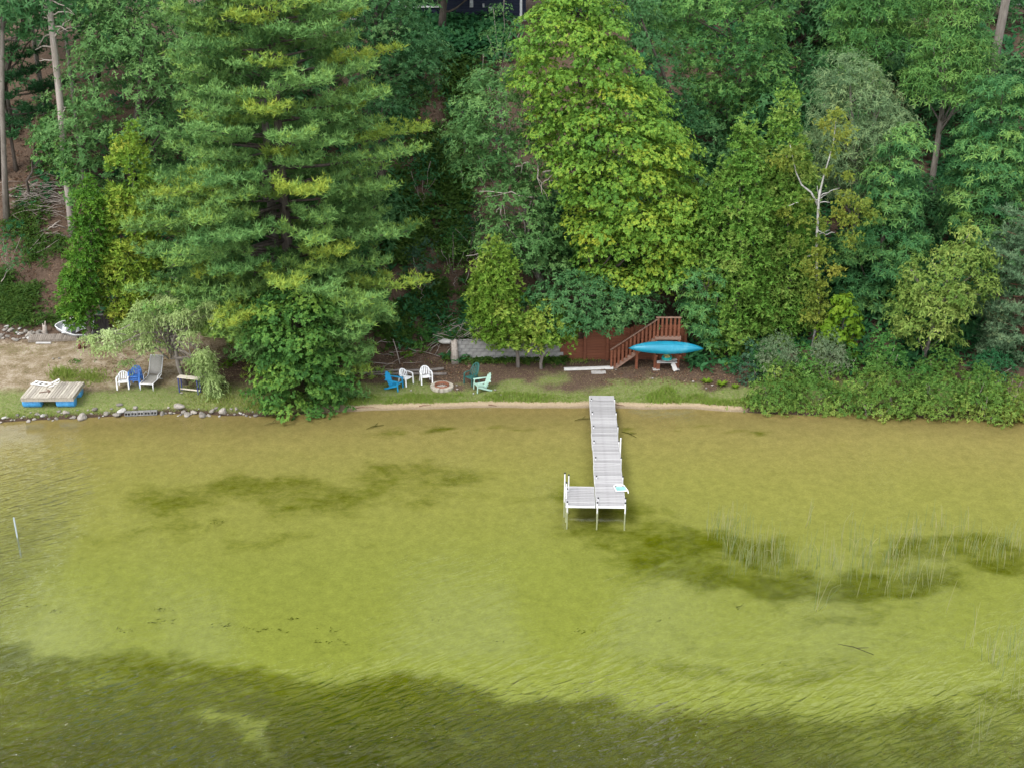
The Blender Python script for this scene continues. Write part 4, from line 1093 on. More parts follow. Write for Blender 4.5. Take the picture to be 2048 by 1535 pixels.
# ------------------------------------------------------------------ left bank: rowboat, old dock pieces, stump, stones
ALU = solid('grey_painted_boat', (.42, .44, .46), (.56, .58, .60), 3, .5, .4, c3=(.48, .50, .52))
q = ground(150, 671)
t = thing("rowboat", "grey metal rowboat with a dark seat tipped on its side under the cedar", "rowboat", q + Vector((0, .15, .50)), PI + .08, rx=-.55)
def hull(u, v):
    w = .62 * min(1, (1 - u) * 1.9 + .02) ** .62; a = PI * v
    return (-.1 + 2.0 * u - .9, -w * math.cos(a), -.42 * math.sin(a) ** .6 + .10 * u ** 3)
g = grid(hull, 12, 11)
m = MB(); m.sheet(g, (0, 0, .015)); m.build('hull', ALU, t, True)
m = MB(); m.tube([g[i][0] for i in range(12)] + [g[i][10] for i in range(11, -1, -1)] + [g[0][0]], .022, 6); m.build('gunwale', WHITE, t)
m = MB(); m.sheet([[hull(0, 0), hull(0, .5 - 1e-3), hull(0, 1)], [hull(0, .15), hull(0, .5), hull(0, .85)]], (-.015, 0, 0)); m.build('transom', ALU, t)
MB().box((.02, 0, -.08), (.22, 1.12, .03)).build('seat', BLACK, t); MB().box((.55, 0, -.06), (.2, .86, .03)).build('seat', ALU, t)
a, b = ground(57, 684), ground(156, 679)
t = thing("old_dock_section", "old slatted wooden dock section lying on the dry lawn in front of the rowboat", "dock section", (a + b) / 2, math.atan2((b - a).y, (b - a).x))
Ld = (b - a).length
for k in range(24): MB().box((-Ld / 2 + Ld * (k + .5) / 24, .18, .16), (Ld / 24 - .022, .60, .03), M=Matrix.Rotation(.16, 3, 'X')).build('slat', OLDWOOD, t)
for y, z in ((-.09, .06), (.42, .12)): MB().box((0, y, z), (Ld, .05, .14)).build('beam', OLDWOOD, t)
a, b = ground(72, 687), ground(98, 684)
o = tag(MB().box((0, 0, 0), (.8, .14, .05)).build('grey_board', GREYWOOD), "short pale grey board lying in front of the old dock section", 'board'); o.location = a.lerp(b, .5) + Vector((.1, -.12, .04))
DARKW = solid('dark_stained_board', (.05, .045, .045), (.10, .09, .085), 5, .8, .15, (1, 1, .3), rand=.15)
q = ground(203, 672)
t = thing("dark_board_stack", "dark boards leaning upright behind the cedar trunk beside the willow", "boards", q + Vector((0, .1, 0)))
for k in range(5): MB().bar((-.32 + k * .16, 0, 0), (-.32 + k * .16, .28, 1.15 - .05 * (k % 2)), .15, .03, (0, 1, 0)).build('board', DARKW, t)
MB().box((.05, .20, 1.12), (.9, .06, .06)).build('rail', GREYWOOD, t)
q = ground(91, 668)
t = thing("tree_stump", "grey jagged tree stump at the top edge of the stone rubble", "stump", q)
m = MB(); m.tube([(0, 0, -.1), (0, 0, .2), (.02, 0, .5)], [.17, .12, .11], 8); m.tube([(.06, 0, .4), (.09, 0, .75)], [.06, .03], 6); m.tube([(-.07, .03, .4), (-.08, .03, .6)], [.05, .03], 6); m.build('wood', DRIFT, t, True)
TERRA = solid('dark_red_clay', (.10, .035, .025), (.16, .06, .045), 8, .8)
q = ground(163, 697)
t = thing("rotten_stump", "dark red rotten stump pieces on the lawn left of the willow", "stump", q)
m = MB(); m.tube([(-.12, 0, 0), (-.02, .05, .38)], [.11, .06], 7); m.tube([(.10, 0, 0), (.16, .05, .36)], [.10, .06], 7); m.build('wood', TERRA, t, True)
# stones along the water's edge
x = -6.0; k = 0
while x < 512:
    py = np.interp(x, [0, 60, 140, 170, 200, 330, 430, 520], [843, 838, 834, 832, 831, 826, 827, 831]) + RND.uniform(-4.5, 4)
    big = RND.random() < .22
    s = RND.uniform(.26, .42) if big else RND.uniform(.10, .24)
    if not (250 < x < 318):
        q = on(x, py, .02); zt = max(hz(q.x, q.y), -.06)
        o = link_mesh('shore_stone', ROCKS[k % 6], STONE); o.location = (q.x, q.y, zt + s * .14); o.rotation_euler = (RND.gauss(0, .2), RND.gauss(0, .2), RND.uniform(0, 6)); o.scale = (s, s * RND.uniform(.7, 1), s * RND.uniform(.7, 1))
        tag(o, "large pale stone, among the bigger ones in the row edging the left bank" if big else "small pale stone, among the smaller ones in the row edging the left bank", 'stone', 'stones along the left water edge'); k += 1
    x += RND.uniform(4.5, 8.5) * (1.3 if big else 1)
for (px, py, s, lab) in ((165, 836, .52, "largest smooth white boulder standing at the water's edge right of the raft"), (361, 815, .48, "mossy pale boulder on the bank edge right of the cinder blocks"), (239, 810, .26, "single flat white stone on the green grass above the shore stones"), (270, 816, .24, "flat pale stone on the grass just above the cinder blocks")):
    q = ground(px, py); o = link_mesh('shore_stone', ROCKS[int(px) % 6], STONE); o.location = q + Vector((0, 0, s * .15)); o.scale = (s, s * .8, s * .8); o.rotation_euler = (0, 0, px)
    tag(o, lab, 'stone')
for i in range(5):
    px = 256 + i * 13; q = on(px, 826.5 - i * .6, .12)
    t = thing("cinder_block", ("grey cinder block at the left end of the short row on the shore", "second cinder block from the left in the short row on the shore", "middle cinder block of the short row on the shore", "second cinder block from the right in the short row on the shore", "grey cinder block at the right end of the short row on the shore")[i], "block", (q.x, q.y, q.z), RND.gauss(0, .06), "cinder blocks on the shore")
    m = MB()
    for z in (-.085, .085): m.box((0, 0, z), (.30, .19, .03))
    for xx in (-.135, 0, .135): m.box((xx, 0, 0), (.03, .188, .14))
    m.build('shell', BLOCK, t)
k = 0
for i in range(62):
    px, py = RND.uniform(-5, 92), RND.uniform(654, 682)
    if py < 662 and px > 40: continue
    q = ground(px, py); s = RND.uniform(.12, .33)
    o = link_mesh('rubble_stone', ROCKS[k % 6], STONE); o.location = q + Vector((0, 0, s * .15)); o.rotation_euler = (RND.gauss(0, .3), RND.gauss(0, .3), RND.uniform(0, 6)); o.scale = (s, s * RND.uniform(.7, 1), s * RND.uniform(.6, 1))
    tag(o, "pale grey rubble stone at the foot of the left hillside", 'stone', 'rubble stones below the left hillside'); k += 1
# stake in the water, sunken branches
q = on(35, 1074, 0)
t = thing("marker_stake", "pale pipe stake standing alone in the water at the left edge", "stake", (q.x, q.y, 0))
MB().tube([(0, 0, -1.2), (-.01, 0, .92)], .03, 8).build('pipe', solid('pale_blue_pipe', (.34, .39, .43), (.45, .50, .53), 5, .5), t)
SUNK = solid('waterlogged_wood', (.07, .065, .02), (.12, .11, .04), 8, .9, .05)
for (px, py, L, a, lab) in ((750, 853, .9, .55, "dark forked branch breaking the shallow water left of the beach"), (545, 846, .8, .5, "dark stick in the water under the overhanging maple"), (1165, 838, .8, .3, "dark stick lying in the shallows left of the dock"), (1712, 1297, 1.3, -.5, "bent dark branch sunk on the lake floor at lower right"),
                            (1258, 868, .9, -.7, "dark stick on the shallow lake floor right of the dock"), ):
    q = on(px, py, -.05); z = max(hz(q.x, q.y) + .05, -.9); q = on(px, py, z)
    t = thing("sunken_branch", lab, "branch", (q.x, q.y, z), a, "sunken branches")
    m = MB(); m.tube([(-L / 2, 0, 0), (-.1, .05, .03), (L / 2, -.04, .0)], [.012, .022, .012], 5); m.tube([(0, .04, .02), (L * .3, .25, .04)], [.02, .01], 5); m.build('wood', SUNK, t)
for i, (px, py, L_, a_, lab) in enumerate(((1240, 812, .5, -.5, "short dark driftwood stick on the sand just right of the dock head"), (985, 812, .45, -.4, "dark driftwood stick on the sand below the mint green chair"), (850, 813, .6, .2, "thin driftwood stick on the sand below the fire pit"), (730, 817, .9, .1, "rusty-brown driftwood stick on the sand near the dark maple"))):
    q = ground(px, py - 1); m = MB(); limb(m, (-L_ / 2, 0, .03), (L_ / 2, 0, .04), .02, .01, 5, -.04, .06, 4)
    o = tag(m.build('driftwood', BARK_RED, None, True), lab, 'driftwood'); o.location = q; o.rotation_euler = (0, 0, a_)

# ------------------------------------------------------------------ trees
# rows: (photo row, left edge, right edge) of the crown at the tree's own distance Y
PINE_A = ((-430, 600, 640), (-330, 550, 680), (-200, 470, 710), (-80, 405, 735), (0, 360, 745), (100, 345, 785), (200, 330, 800), (270, 300, 850), (330, 290, 835), (400, 280, 830), (465, 275, 862), (520, 262, 850), (570, 250, 848), (620, 300, 815), (680, 400, 770), (730, 470, 770), (790, 520, 745))
pine("white_pine", "huge white pine with the darker bare trunk and yellowing branches over the left shore", "tree", 'pine', 61.0, PINE_A, 590, BARK_D, trunk_r=.36, yellow=.22, per=7, whorl=.66, open_front=.2)
PINE_B = ((-420, 470, 520), (-300, 420, 560), (-150, 370, 600), (0, 325, 640), (80, 320, 650), (200, 300, 660), (270, 290, 650), (340, 280, 640), (420, 270, 640), (500, 260, 640), (570, 240, 620), (610, 290, 600))
pine("white_pine", "second white pine with a paler trunk just left of and behind the huge white pine", "tree", 'pine', 62.6, PINE_B, 566, BARK, trunk_r=.30, yellow=.06, per=5, whorl=.72, tone0=.38, open_front=.1)
tree("maple_tree", "dark green broadleaf maple leaning out under the huge white pine over the water", "tree", 'maple', 'maple_dark', 56.6, ((580, 545, 640), (610, 490, 690), (640, 470, 690), (690, 500, 690), (735, 520, 700), (775, 500, 715), (815, 500, 705), (842, 530, 660)), 640, trunk_r=.12, base_y=60.5, spread=.6, tone=(.42, .2), dens=1.2)
pine("small_pine", "low white pine reaching over the fire pit lawn beside the dark maple", "tree", 'pine', 57.6, ((610, 640, 775), (680, 640, 790), (740, 620, 748), (780, 600, 735), (820, 600, 722)), 655, BARK_D, trunk_r=.10, yellow=.12, per=7, whorl=.55)
tree("oak_tree", "big dark oak behind the bare pine trunk at upper left", "tree", 'oak', 'oak_grey', 72.0, ((-110, 190, 380), (-40, 150, 430), (30, 140, 470), (90, 135, 470), (150, 110, 450), (200, 80, 430), (240, 65, 430), (300, 95, 400), (350, 130, 340), (385, 150, 290)), 300, nclump=150, trunk_r=.28)
tree("ivy_clad_sapling", "small light maple sapling beside the foot of the bare pine trunk", "sapling", 'maple', 'oak_light', 72.4, ((228, 78, 112), (270, 55, 120), (310, 62, 118), (335, 85, 116)), 100, trunk_r=.09, rc=.5, dens=1.2)
q = ground(143, 470)
p0 = at(143, 470, q.y)
root = thing("bare_pine", "tall pine with a bare pale trunk and dead branch stubs at upper left", "tree", q)
pts = [at(px, py, q.y) - q for px, py in ((147, 478), (138, 400), (128, 300), (120, 200), (110, 110), (97, 0), (88, -80), (78, -180), (70, -300))]
m = MB(); m.tube(pts, [.25, .205, .195, .19, .18, .17, .16, .14, .09], 10); m.build('trunk', BARK_PALE, root, True)
m = MB()
for px, py, ex, ey in ((98, 20, 75, 10), (102, 30, 148, 30), (106, 75, 150, 55), (107, 80, 140, 40), (101, 70, 75, 95), (112, 95, 70, 100), (113, 125, 78, 122), (109, 55, 135, 62), (125, 230, 132, 215), (100, 0, 150, 30), (104, 45, 84, 35)):
    a, b = at(px, py, q.y) - q, at(ex, ey, q.y - RND.uniform(-.8, .8)) - q
    pp = limb(m, a, b, .055, .015, 5, -.1, .1)
    limb(m, pp[3], b + Vector((RND.gauss(0, .4), RND.gauss(0, .3), RND.gauss(.2, .3))), .02, .008, 4, 0, .1, 3)
tag(m.build('branches', DRIFT, root, True), kind='stuff')
z_, P_, U_, T_ = None, [], [], []
lv = Leaves()
for i in range(26):
    c = np.array(at(75 + RNG.normal(0, 40), -150 + RNG.normal(0, 70), q.y)); n_ = 60
    P_.append(c + RNG.normal(0, 1, (n_, 3)) * [.8, .8, .25]); U_.append(RNG.normal(0, .4, (n_, 3)) + [0, 0, .8]); T_.append(RNG.normal(.35, .1, n_))
lv.tufts(np.concatenate(P_), np.concatenate(U_), 7, (10, 60), .25, .04, np.concatenate(T_), 0, True); lv.build('crown', LM['pine'], root, q)
# ivy on its trunk
P_ = []
for px, py, n_ in ((136, 350, 160), (143, 395, 60), (133, 330, 80), (128, 300, 60)):
    P_.append(np.array(at(px, py, q.y - .25)) + RNG.normal(0, 1, (n_, 3)) * [.25, .18, .35])
P_ = np.concatenate(P_); lv = Leaves(); lv.tufts(P_, np.tile([[0, -.8, .6]], (len(P_), 1)) + RNG.normal(0, .3, (len(P_), 3)), 3, (-20, 40), .16, .12, RNG.normal(.6, .15, len(P_)))
o = tag(lv.build('ivy', LM['oak_light'], None, q), "light green ivy climbing the bare pine trunk at upper left", 'ivy'); o.location = q
tree("cedar_tree", "narrow green cedar column with a grey trunk standing over the rowboat", "tree", 'cedar', 'cedar', 62.6, ((362, 160, 185), (400, 150, 212), (450, 148, 215), (520, 128, 212), (580, 118, 205), (625, 120, 195), (655, 130, 188)), 180, BARK, trunk_r=.16, limbs=5, tone=(.45, .15), depth=.9)
tree("cedar_tree", "ragged yellow cedar between the narrow green cedar and the huge white pine", "tree", 'cedar', 'cedar_gold', 63.6, ((262, 255, 275), (290, 222, 290), (340, 215, 320), (400, 205, 330), (460, 200, 330), (520, 190, 330), (580, 200, 320), (630, 210, 300), (655, 225, 270)), 235, BARK, trunk_r=.14, limbs=8, tone=(.42, .22), gaps=.22)
tree("broadleaf_tree", "dark broadleaf crown in the very top left corner", "tree", 'oak', 'oak', 74, ((-60, 0, 110), (0, -5, 110), (60, -5, 90), (120, -10, 62), (165, -10, 40)), 45, trunk_r=.3, nclump=45)
pine("small_pine", "small dark pine with flat tiers just left of the bare pine trunk", "tree", 'dark_pine', 74.5, ((60, 70, 100), (110, 55, 135), (170, 45, 140), (230, 40, 140), (262, 60, 130)), 90, BARK_D, trunk_r=.12, yellow=0, per=5, whorl=.8)
for bpx, Y_, r_, lean, lab in ((28, 78, .22, -4, "straight dark trunk with its crown above the picture at far left"), (102, 75.5, .15, -2, "thin dark trunk between the bare pine and the left picture edge"), (-10, 71, .17, 34, "thick grey trunk cut by the left picture edge"), (160, 72, .14, 2, "slim dark trunk just right of the bare pine foot")):
    b0 = at(bpx, 300, Y_); z0 = hz(b0.x, Y_)
    root = thing("forest_tree", lab, "tree", (b0.x, Y_, z0 - .1), 0, "trunks in the shade at upper left")
    m = MB(); m.tube([(0, 0, 0), (lean * .01, 0, 3), (lean * .025, 0, 7), (lean * .05, 0, 12)], [r_ * 1.3, r_, r_ * .85, r_ * .6], 8); m.build('trunk', BARK, root, True)
    lv = Leaves(); n_ = 500
    c = np.array([b0.x + lean * .05, Y_, z0 + 12.5]); P_ = c + RNG.normal(0, 1, (n_, 3)) * [1.9, 1.7, 1.3]
    lv.tufts(P_, P_ - c + [0, 0, 1.2], 5, (-20, 30), .34, .13, RNG.normal(.4, .15, n_)); lv.build('crown', LM['oak'], root, (b0.x, Y_, z0 - .1))
tree("oak_tree", "dark oak right of the huge white pine, crown cut by the picture's top", "tree", 'oak', 'oak', 72.5, ((-120, 640, 800), (-50, 640, 830), (20, 650, 850), (70, 670, 895), (110, 680, 917), (150, 690, 900), (190, 700, 860), (230, 720, 850), (290, 740, 810), (330, 745, 790)), 780, trunk_r=.28, nclump=135)
tree("oak_tree", "small shaded oak low behind the right side of the huge white pine", "tree", 'oak', 'oak', 68, ((170, 730, 790), (200, 700, 830), (240, 700, 820), (280, 720, 810), (300, 740, 800)), 760, trunk_r=.12, nclump=30)
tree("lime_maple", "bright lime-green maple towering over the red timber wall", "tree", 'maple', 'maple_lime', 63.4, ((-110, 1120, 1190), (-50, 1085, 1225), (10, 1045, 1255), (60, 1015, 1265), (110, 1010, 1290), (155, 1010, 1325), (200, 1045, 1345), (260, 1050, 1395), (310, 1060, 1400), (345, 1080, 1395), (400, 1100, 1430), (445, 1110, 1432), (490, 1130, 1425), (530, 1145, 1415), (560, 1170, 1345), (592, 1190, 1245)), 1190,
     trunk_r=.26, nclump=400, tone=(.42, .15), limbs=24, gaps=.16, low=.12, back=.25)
tree("oak_tree", "grey-green oak leaning out left of the lime-green maple", "tree", 'oak', 'oak_grey', 64.6, ((148, 960, 1050), (180, 905, 1080), (230, 885, 1100), (280, 880, 1110), (325, 895, 1110), (360, 900, 1090)), 1085, BARK, trunk_r=.17, nclump=75, limbs=16)
tree("oak_tree", "lower grey-green oak with bare dead twigs left of the lime-green maple", "tree", 'oak', 'oak_grey', 63.6, ((385, 960, 1110), (420, 945, 1130), (460, 940, 1145), (505, 965, 1150), (540, 1060, 1150)), 1090, BARK, trunk_r=.13, nclump=48, limbs=12, gaps=.18)
tree("oak_tree", "low dark oak hanging over the red timber wall", "tree", 'oak', 'oak', 61.0, ((555, 1090, 1200), (580, 1050, 1290), (605, 1030, 1340), (632, 1040, 1330), (650, 1100, 1270)), 1150, trunk_r=.16, nclump=95, tone=(.55, .16), base_y=62.3, depth=.45, rc=.7)
q0 = at(955, 385, 62.8)
root = thing("dead_branches", "bare grey dead branches sticking out left of the lower grey-green oak", "dead branch", at(1065, 430, 63.4))
o_ = Vector(root.location)
for A_, B_ in (((1065, 395), (958, 383)), ((1010, 388), (1000, 430)), ((1005, 410), (993, 425)), ((1000, 498), (932, 512)), ((965, 500), (950, 540)), ((1075, 330), (1085, 390)), ((1085, 345), (1130, 335)), ((1085, 370), (1105, 350)), ((1060, 325), (1030, 335))):
    m = MB(); a, b = at(*A_, 63.0) - o_, at(*B_, 62.5) - o_; pp = limb(m, a, b, .05, .014, 5, .0, .14)
    limb(m, pp[2], b + Vector((.3, 0, -.3)), .02, .008, 4, 0, .1, 3); m.build('branch', DRIFT, root, True)
tree("cedar_tree", "wide yellow-green cedar at the left end of the block wall", "tree", 'cedar', 'cedar_yellow', 60.6, ((492, 965, 1010), (530, 945, 1035), (580, 935, 1050), (630, 935, 1062), (668, 945, 1060), (694, 980, 1052)), 1036, BARK, trunk_r=.10, limbs=6, tone=(.36, .17))
tree("cedar_tree", "low yellow-green cedar with a pale trunk against the middle of the block wall", "tree", 'cedar', 'cedar_yellow', 60.4, ((612, 1060, 1110), (640, 1035, 1150), (668, 1040, 1160), (690, 1050, 1130)), 1083, BARK, trunk_r=.09, limbs=5, tone=(.40, .17))
tree("oak_tree", "tall green oak with a visible dark trunk right of the lime-green maple", "tree", 'oak', 'oak_light', 74.5, ((-110, 1330, 1560), (-40, 1280, 1590), (20, 1250, 1600), (80, 1280, 1590), (130, 1330, 1600), (180, 1360, 1590), (230, 1380, 1500), (270, 1380, 1470)), 1470, trunk_r=.2, nclump=125, gaps=.2, back=.6)
tree("oak_tree", "dark oak right behind the shoulder of the lime-green maple", "tree", 'oak', 'oak', 70.5, ((-60, 1225, 1330), (20, 1215, 1340), (100, 1230, 1350), (180, 1260, 1400), (250, 1290, 1450), (310, 1320, 1480), (350, 1340, 1440)), 1380, trunk_r=.2, nclump=90)
tree("willow_oak", "pale green narrow-leaved tree at top right above the grey willow", "tree", 'greywillow', 'oak_light', 73.5, ((-80, 1660, 1830), (0, 1655, 1860), (60, 1650, 1840), (120, 1650, 1790), (170, 1660, 1770)), 1700, BARK, trunk_r=.2, nclump=95, rc=.95, Ls=1.25, gaps=.15)
tree("willow_oak", "tall pale green tree with a leaning trunk near the top right corner", "tree", 'greywillow', 'oak_light', 71.5, ((-100, 1850, 1960), (-20, 1840, 1975), (50, 1835, 1975), (100, 1820, 1990), (150, 1800, 2000), (195, 1800, 1990)), 1822, BARK, trunk_r=.2, nclump=105, rc=.9, Ls=1.25, tone=(.55, .17))
tree("grey_willow", "rounded grey-green willow in the middle of the right-hand slope", "tree", 'greywillow', 'greywillow', 66.4, ((92, 1675, 1700), (130, 1640, 1760), (180, 1610, 1790), (230, 1610, 1830), (280, 1600, 1820), (330, 1610, 1800), (390, 1640, 1790)), 1690, BARK, trunk_r=.18, nclump=120)
for rows_, bpx, Y_, lab, N_ in ((((255, 1480, 1500), (290, 1465, 1520), (340, 1430, 1540), (420, 1385, 1560), (500, 1375, 1560), (580, 1370, 1550), (650, 1375, 1540), (700, 1410, 1520)), 1470, 62.3, "big olive cedar standing directly right of the lime-green maple", None),
     (((203, 1565, 1585), (250, 1535, 1600), (300, 1525, 1620), (380, 1510, 1640), (470, 1510, 1640), (560, 1500, 1640), (640, 1500, 1630), (710, 1490, 1600)), 1570, 62.9, "tallest olive cedar with a pointed top left of the white birch", None)):
    tree("cedar_tree", lab, "tree", 'cedar', 'cedar_olive', Y_, rows_, bpx, BARK, trunk_r=.15, limbs=10, tone=(.42, .18), nclump=N_, group=None, rc=.55)
# birch: white forked trunk
q = Vector((at(1637, 560, 61.2).x, 61.2, hz(15, 61.2)))
root = thing("birch_tree", "sparse white-barked birch with a forked trunk in front of the olive cedars", "tree", q)
B_ = lambda px, py, dy=0: at(px, py, 61.2 + dy) - q
m = MB(); m.tube([(0, 0, -.1), B_(1638, 620), B_(1633, 540), B_(1634, 470), B_(1637, 405), B_(1640, 380)], [.08, .072, .068, .064, .06, .055], 8)
m.tube([B_(1636, 412), B_(1622, 385), B_(1603, 370), B_(1592, 345), B_(1586, 318), B_(1580, 290)], [.06, .05, .042, .034, .025, .012], 7)
m.tube([B_(1638, 405), B_(1641, 380), B_(1648, 350), B_(1658, 318), B_(1667, 285), B_(1672, 240)], [.06, .052, .042, .034, .025, .012], 7)
m.build('trunk', BIRCHB, root, True)
m = MB()
for A_, E_ in (((1637, 400), (1600, 402)), ((1641, 392), (1680, 376)), ((1640, 398), (1655, 388)), ((1638, 395), (1634, 372)), ((1650, 470), (1670, 465)), ((1634, 460), (1650, 468)), ((1625, 510), (1612, 515)), ((1597, 405), (1577, 412)), ((1637, 405), (1660, 405)), ((1637, 470), (1660, 460))):
    limb(m, B_(*A_), B_(*E_, RND.uniform(-.4, .4)), .035, .012, 5, -.05, .12)
tag(m.build('branches', BIRCHB, root, True), kind='stuff')
P_, U_, T_ = [], [], []
for px, py, r_, n_ in ((1672, 230, .55, 60), (1690, 265, .6, 70), (1650, 250, .5, 45), (1585, 300, .5, 50), (1600, 330, .5, 40), (1665, 300, .5, 40), (1690, 395, .6, 80), (1720, 410, .7, 90), (1740, 430, .6, 70), (1700, 440, .6, 70), (1680, 425, .5, 50), (1600, 440, .6, 60), (1590, 480, .6, 60), (1700, 480, .6, 60), (1650, 500, .5, 50), (1670, 540, .5, 50), (1610, 530, .5, 50), (1640, 440, .4, 30), (1615, 400, .4, 30), (1625, 590, .5, 70), (1650, 610, .5, 70), (1635, 650, .5, 60), (1640, 565, .4, 50), (1620, 630, .5, 60), (1655, 650, .5, 50), (1632, 610, .4, 50), (1628, 545, .35, 60), (1640, 520, .3, 35), (1645, 455, .3, 30), (1580, 330, .5, 50), (1560, 320, .5, 50), (1655, 340, .4, 30), (1570, 420, .5, 50), (1690, 350, .4, 40), (1636, 478, .3, 40), (1630, 500, .3, 40), (1640, 585, .4, 60), (1630, 570, .3, 50), (1637, 630, .4, 60)):
    P_.append(np.array(at(px, py, 60.7 if py > 470 else 61.2)) + RNG.normal(0, .5, (n_, 3)) * r_ * [1, 1, .7]); U_.append(RNG.normal(0, .5, (n_, 3)) + [0, -.2, .6]); T_.append(np.full(n_, RNG.normal(.5, .15)))
lv = Leaves(); lv.tufts(np.concatenate(P_), np.concatenate(U_), 4, (-40, 30), .14, .09, np.concatenate(T_), .25); lv.build('crown', LM['birch'], root, q)
tree("locust_tree", "blue-green feathery locust right of the white birch", "tree", 'locust', 'locust', 64.2, ((268, 1780, 1850), (300, 1740, 1865), (350, 1720, 1850), (400, 1720, 1850), (440, 1730, 1850), (480, 1680, 1865), (530, 1660, 1850), (580, 1655, 1790), (610, 1680, 1780)), 1740, trunk_r=.17, nclump=125, tone=(.45, .2), gaps=.18)
tree("locust_tree", "blue-green feathery locust at the right edge above the blue pine", "tree", 'locust', 'locust', 66.8, ((165, 1950, 2080), (210, 1935, 2080), (270, 1910, 2080), (330, 1890, 2080), (390, 1880, 2070), (450, 1880, 2060), (480, 1900, 2040)), 1980, trunk_r=.18, nclump=130, tone=(.45, .2), gaps=.2)
tree("locust_tree", "small blue-green locust hanging over the stair landing", "tree", 'locust', 'locust', 60.9, ((530, 1370, 1450), (565, 1335, 1465), (610, 1345, 1450), (650, 1360, 1440), (685, 1390, 1450)), 1440, trunk_r=.08, nclump=45, rc=.6, tone=(.5, .18), base_y=61.6, Ls=.85)
tree("poplar_tree", "olive-leaved tree with pale forked trunks above the right shore", "tree", 'poplar', 'poplar', 60.4, ((405, 1930, 1960), (440, 1910, 1985), (490, 1910, 2000), (530, 1810, 2005), (570, 1785, 2000), (610, 1770, 1960), (650, 1765, 1930), (690, 1790, 1930)), 1850, BARK, trunk_r=.12, nclump=110, gaps=.2, limbs=16, tone=(.45, .18), trunk_top=.55)
pine("blue_pine", "blue-green pine with brown inner branches at the right edge", "tree", 'scots', 61.2, ((410, 2010, 2060), (450, 1985, 2100), (520, 1965, 2120), (600, 1945, 2130), (680, 1935, 2130), (740, 1930, 2120), (785, 1950, 2100)), 2040, BARK_RED, trunk_r=.18, yellow=.03, per=8, whorl=.5, start=.3, needle=(.19, .042), k=9, droop=(.25, .02), dens=1.25)
tree("basswood_sapling", "young sapling with large yellow-green leaves above the silver shrubs", "sapling", 'sapling', 'sapling', 60.2, ((585, 1670, 1700), (615, 1655, 1715), (650, 1640, 1725), (685, 1630, 1735), (715, 1640, 1710)), 1690, trunk_r=.05, nclump=48, gaps=.1)
for bpx, py0, Y_, r_, top, lab in ((1986, 135, 80, .27, (2012, 0), "thick pale leaning trunk in the top right corner"), (1618, 120, 84, .2, (1622, 0), "dark straight trunk at the top behind the pale green trees")):
    b0 = at(bpx, py0, Y_); z0 = hz(b0.x, Y_) - .1; b1 = at(*top, Y_)
    root = thing("forest_tree", lab, "tree", (b0.x, Y_, z0))
    dx = (b1.x - b0.x) / max(b1.z - b0.z, .1)
    m = MB(); m.tube([(dx * (zz - b0.z + z0) , 0, zz) for zz in (0, 3, 6, 9, 13, 17)], [r_ * 1.35, r_, r_ * .95, r_ * .85, r_ * .7, r_ * .4], 9); m.build('trunk', BARK, root, True)
    lv = Leaves(); n_ = 700; c = np.array([b0.x + dx * 17, Y_, z0 + 17.5]); P_ = c + RNG.normal(0, 1, (n_, 3)) * [2.4, 2.2, 1.6]
    lv.tufts(P_, P_ - c + [0, 0, 1.2], 5, (-20, 30), .36, .14, RNG.normal(.4, .15, n_)); lv.build('crown', LM['oak'], root, (b0.x, Y_, z0))
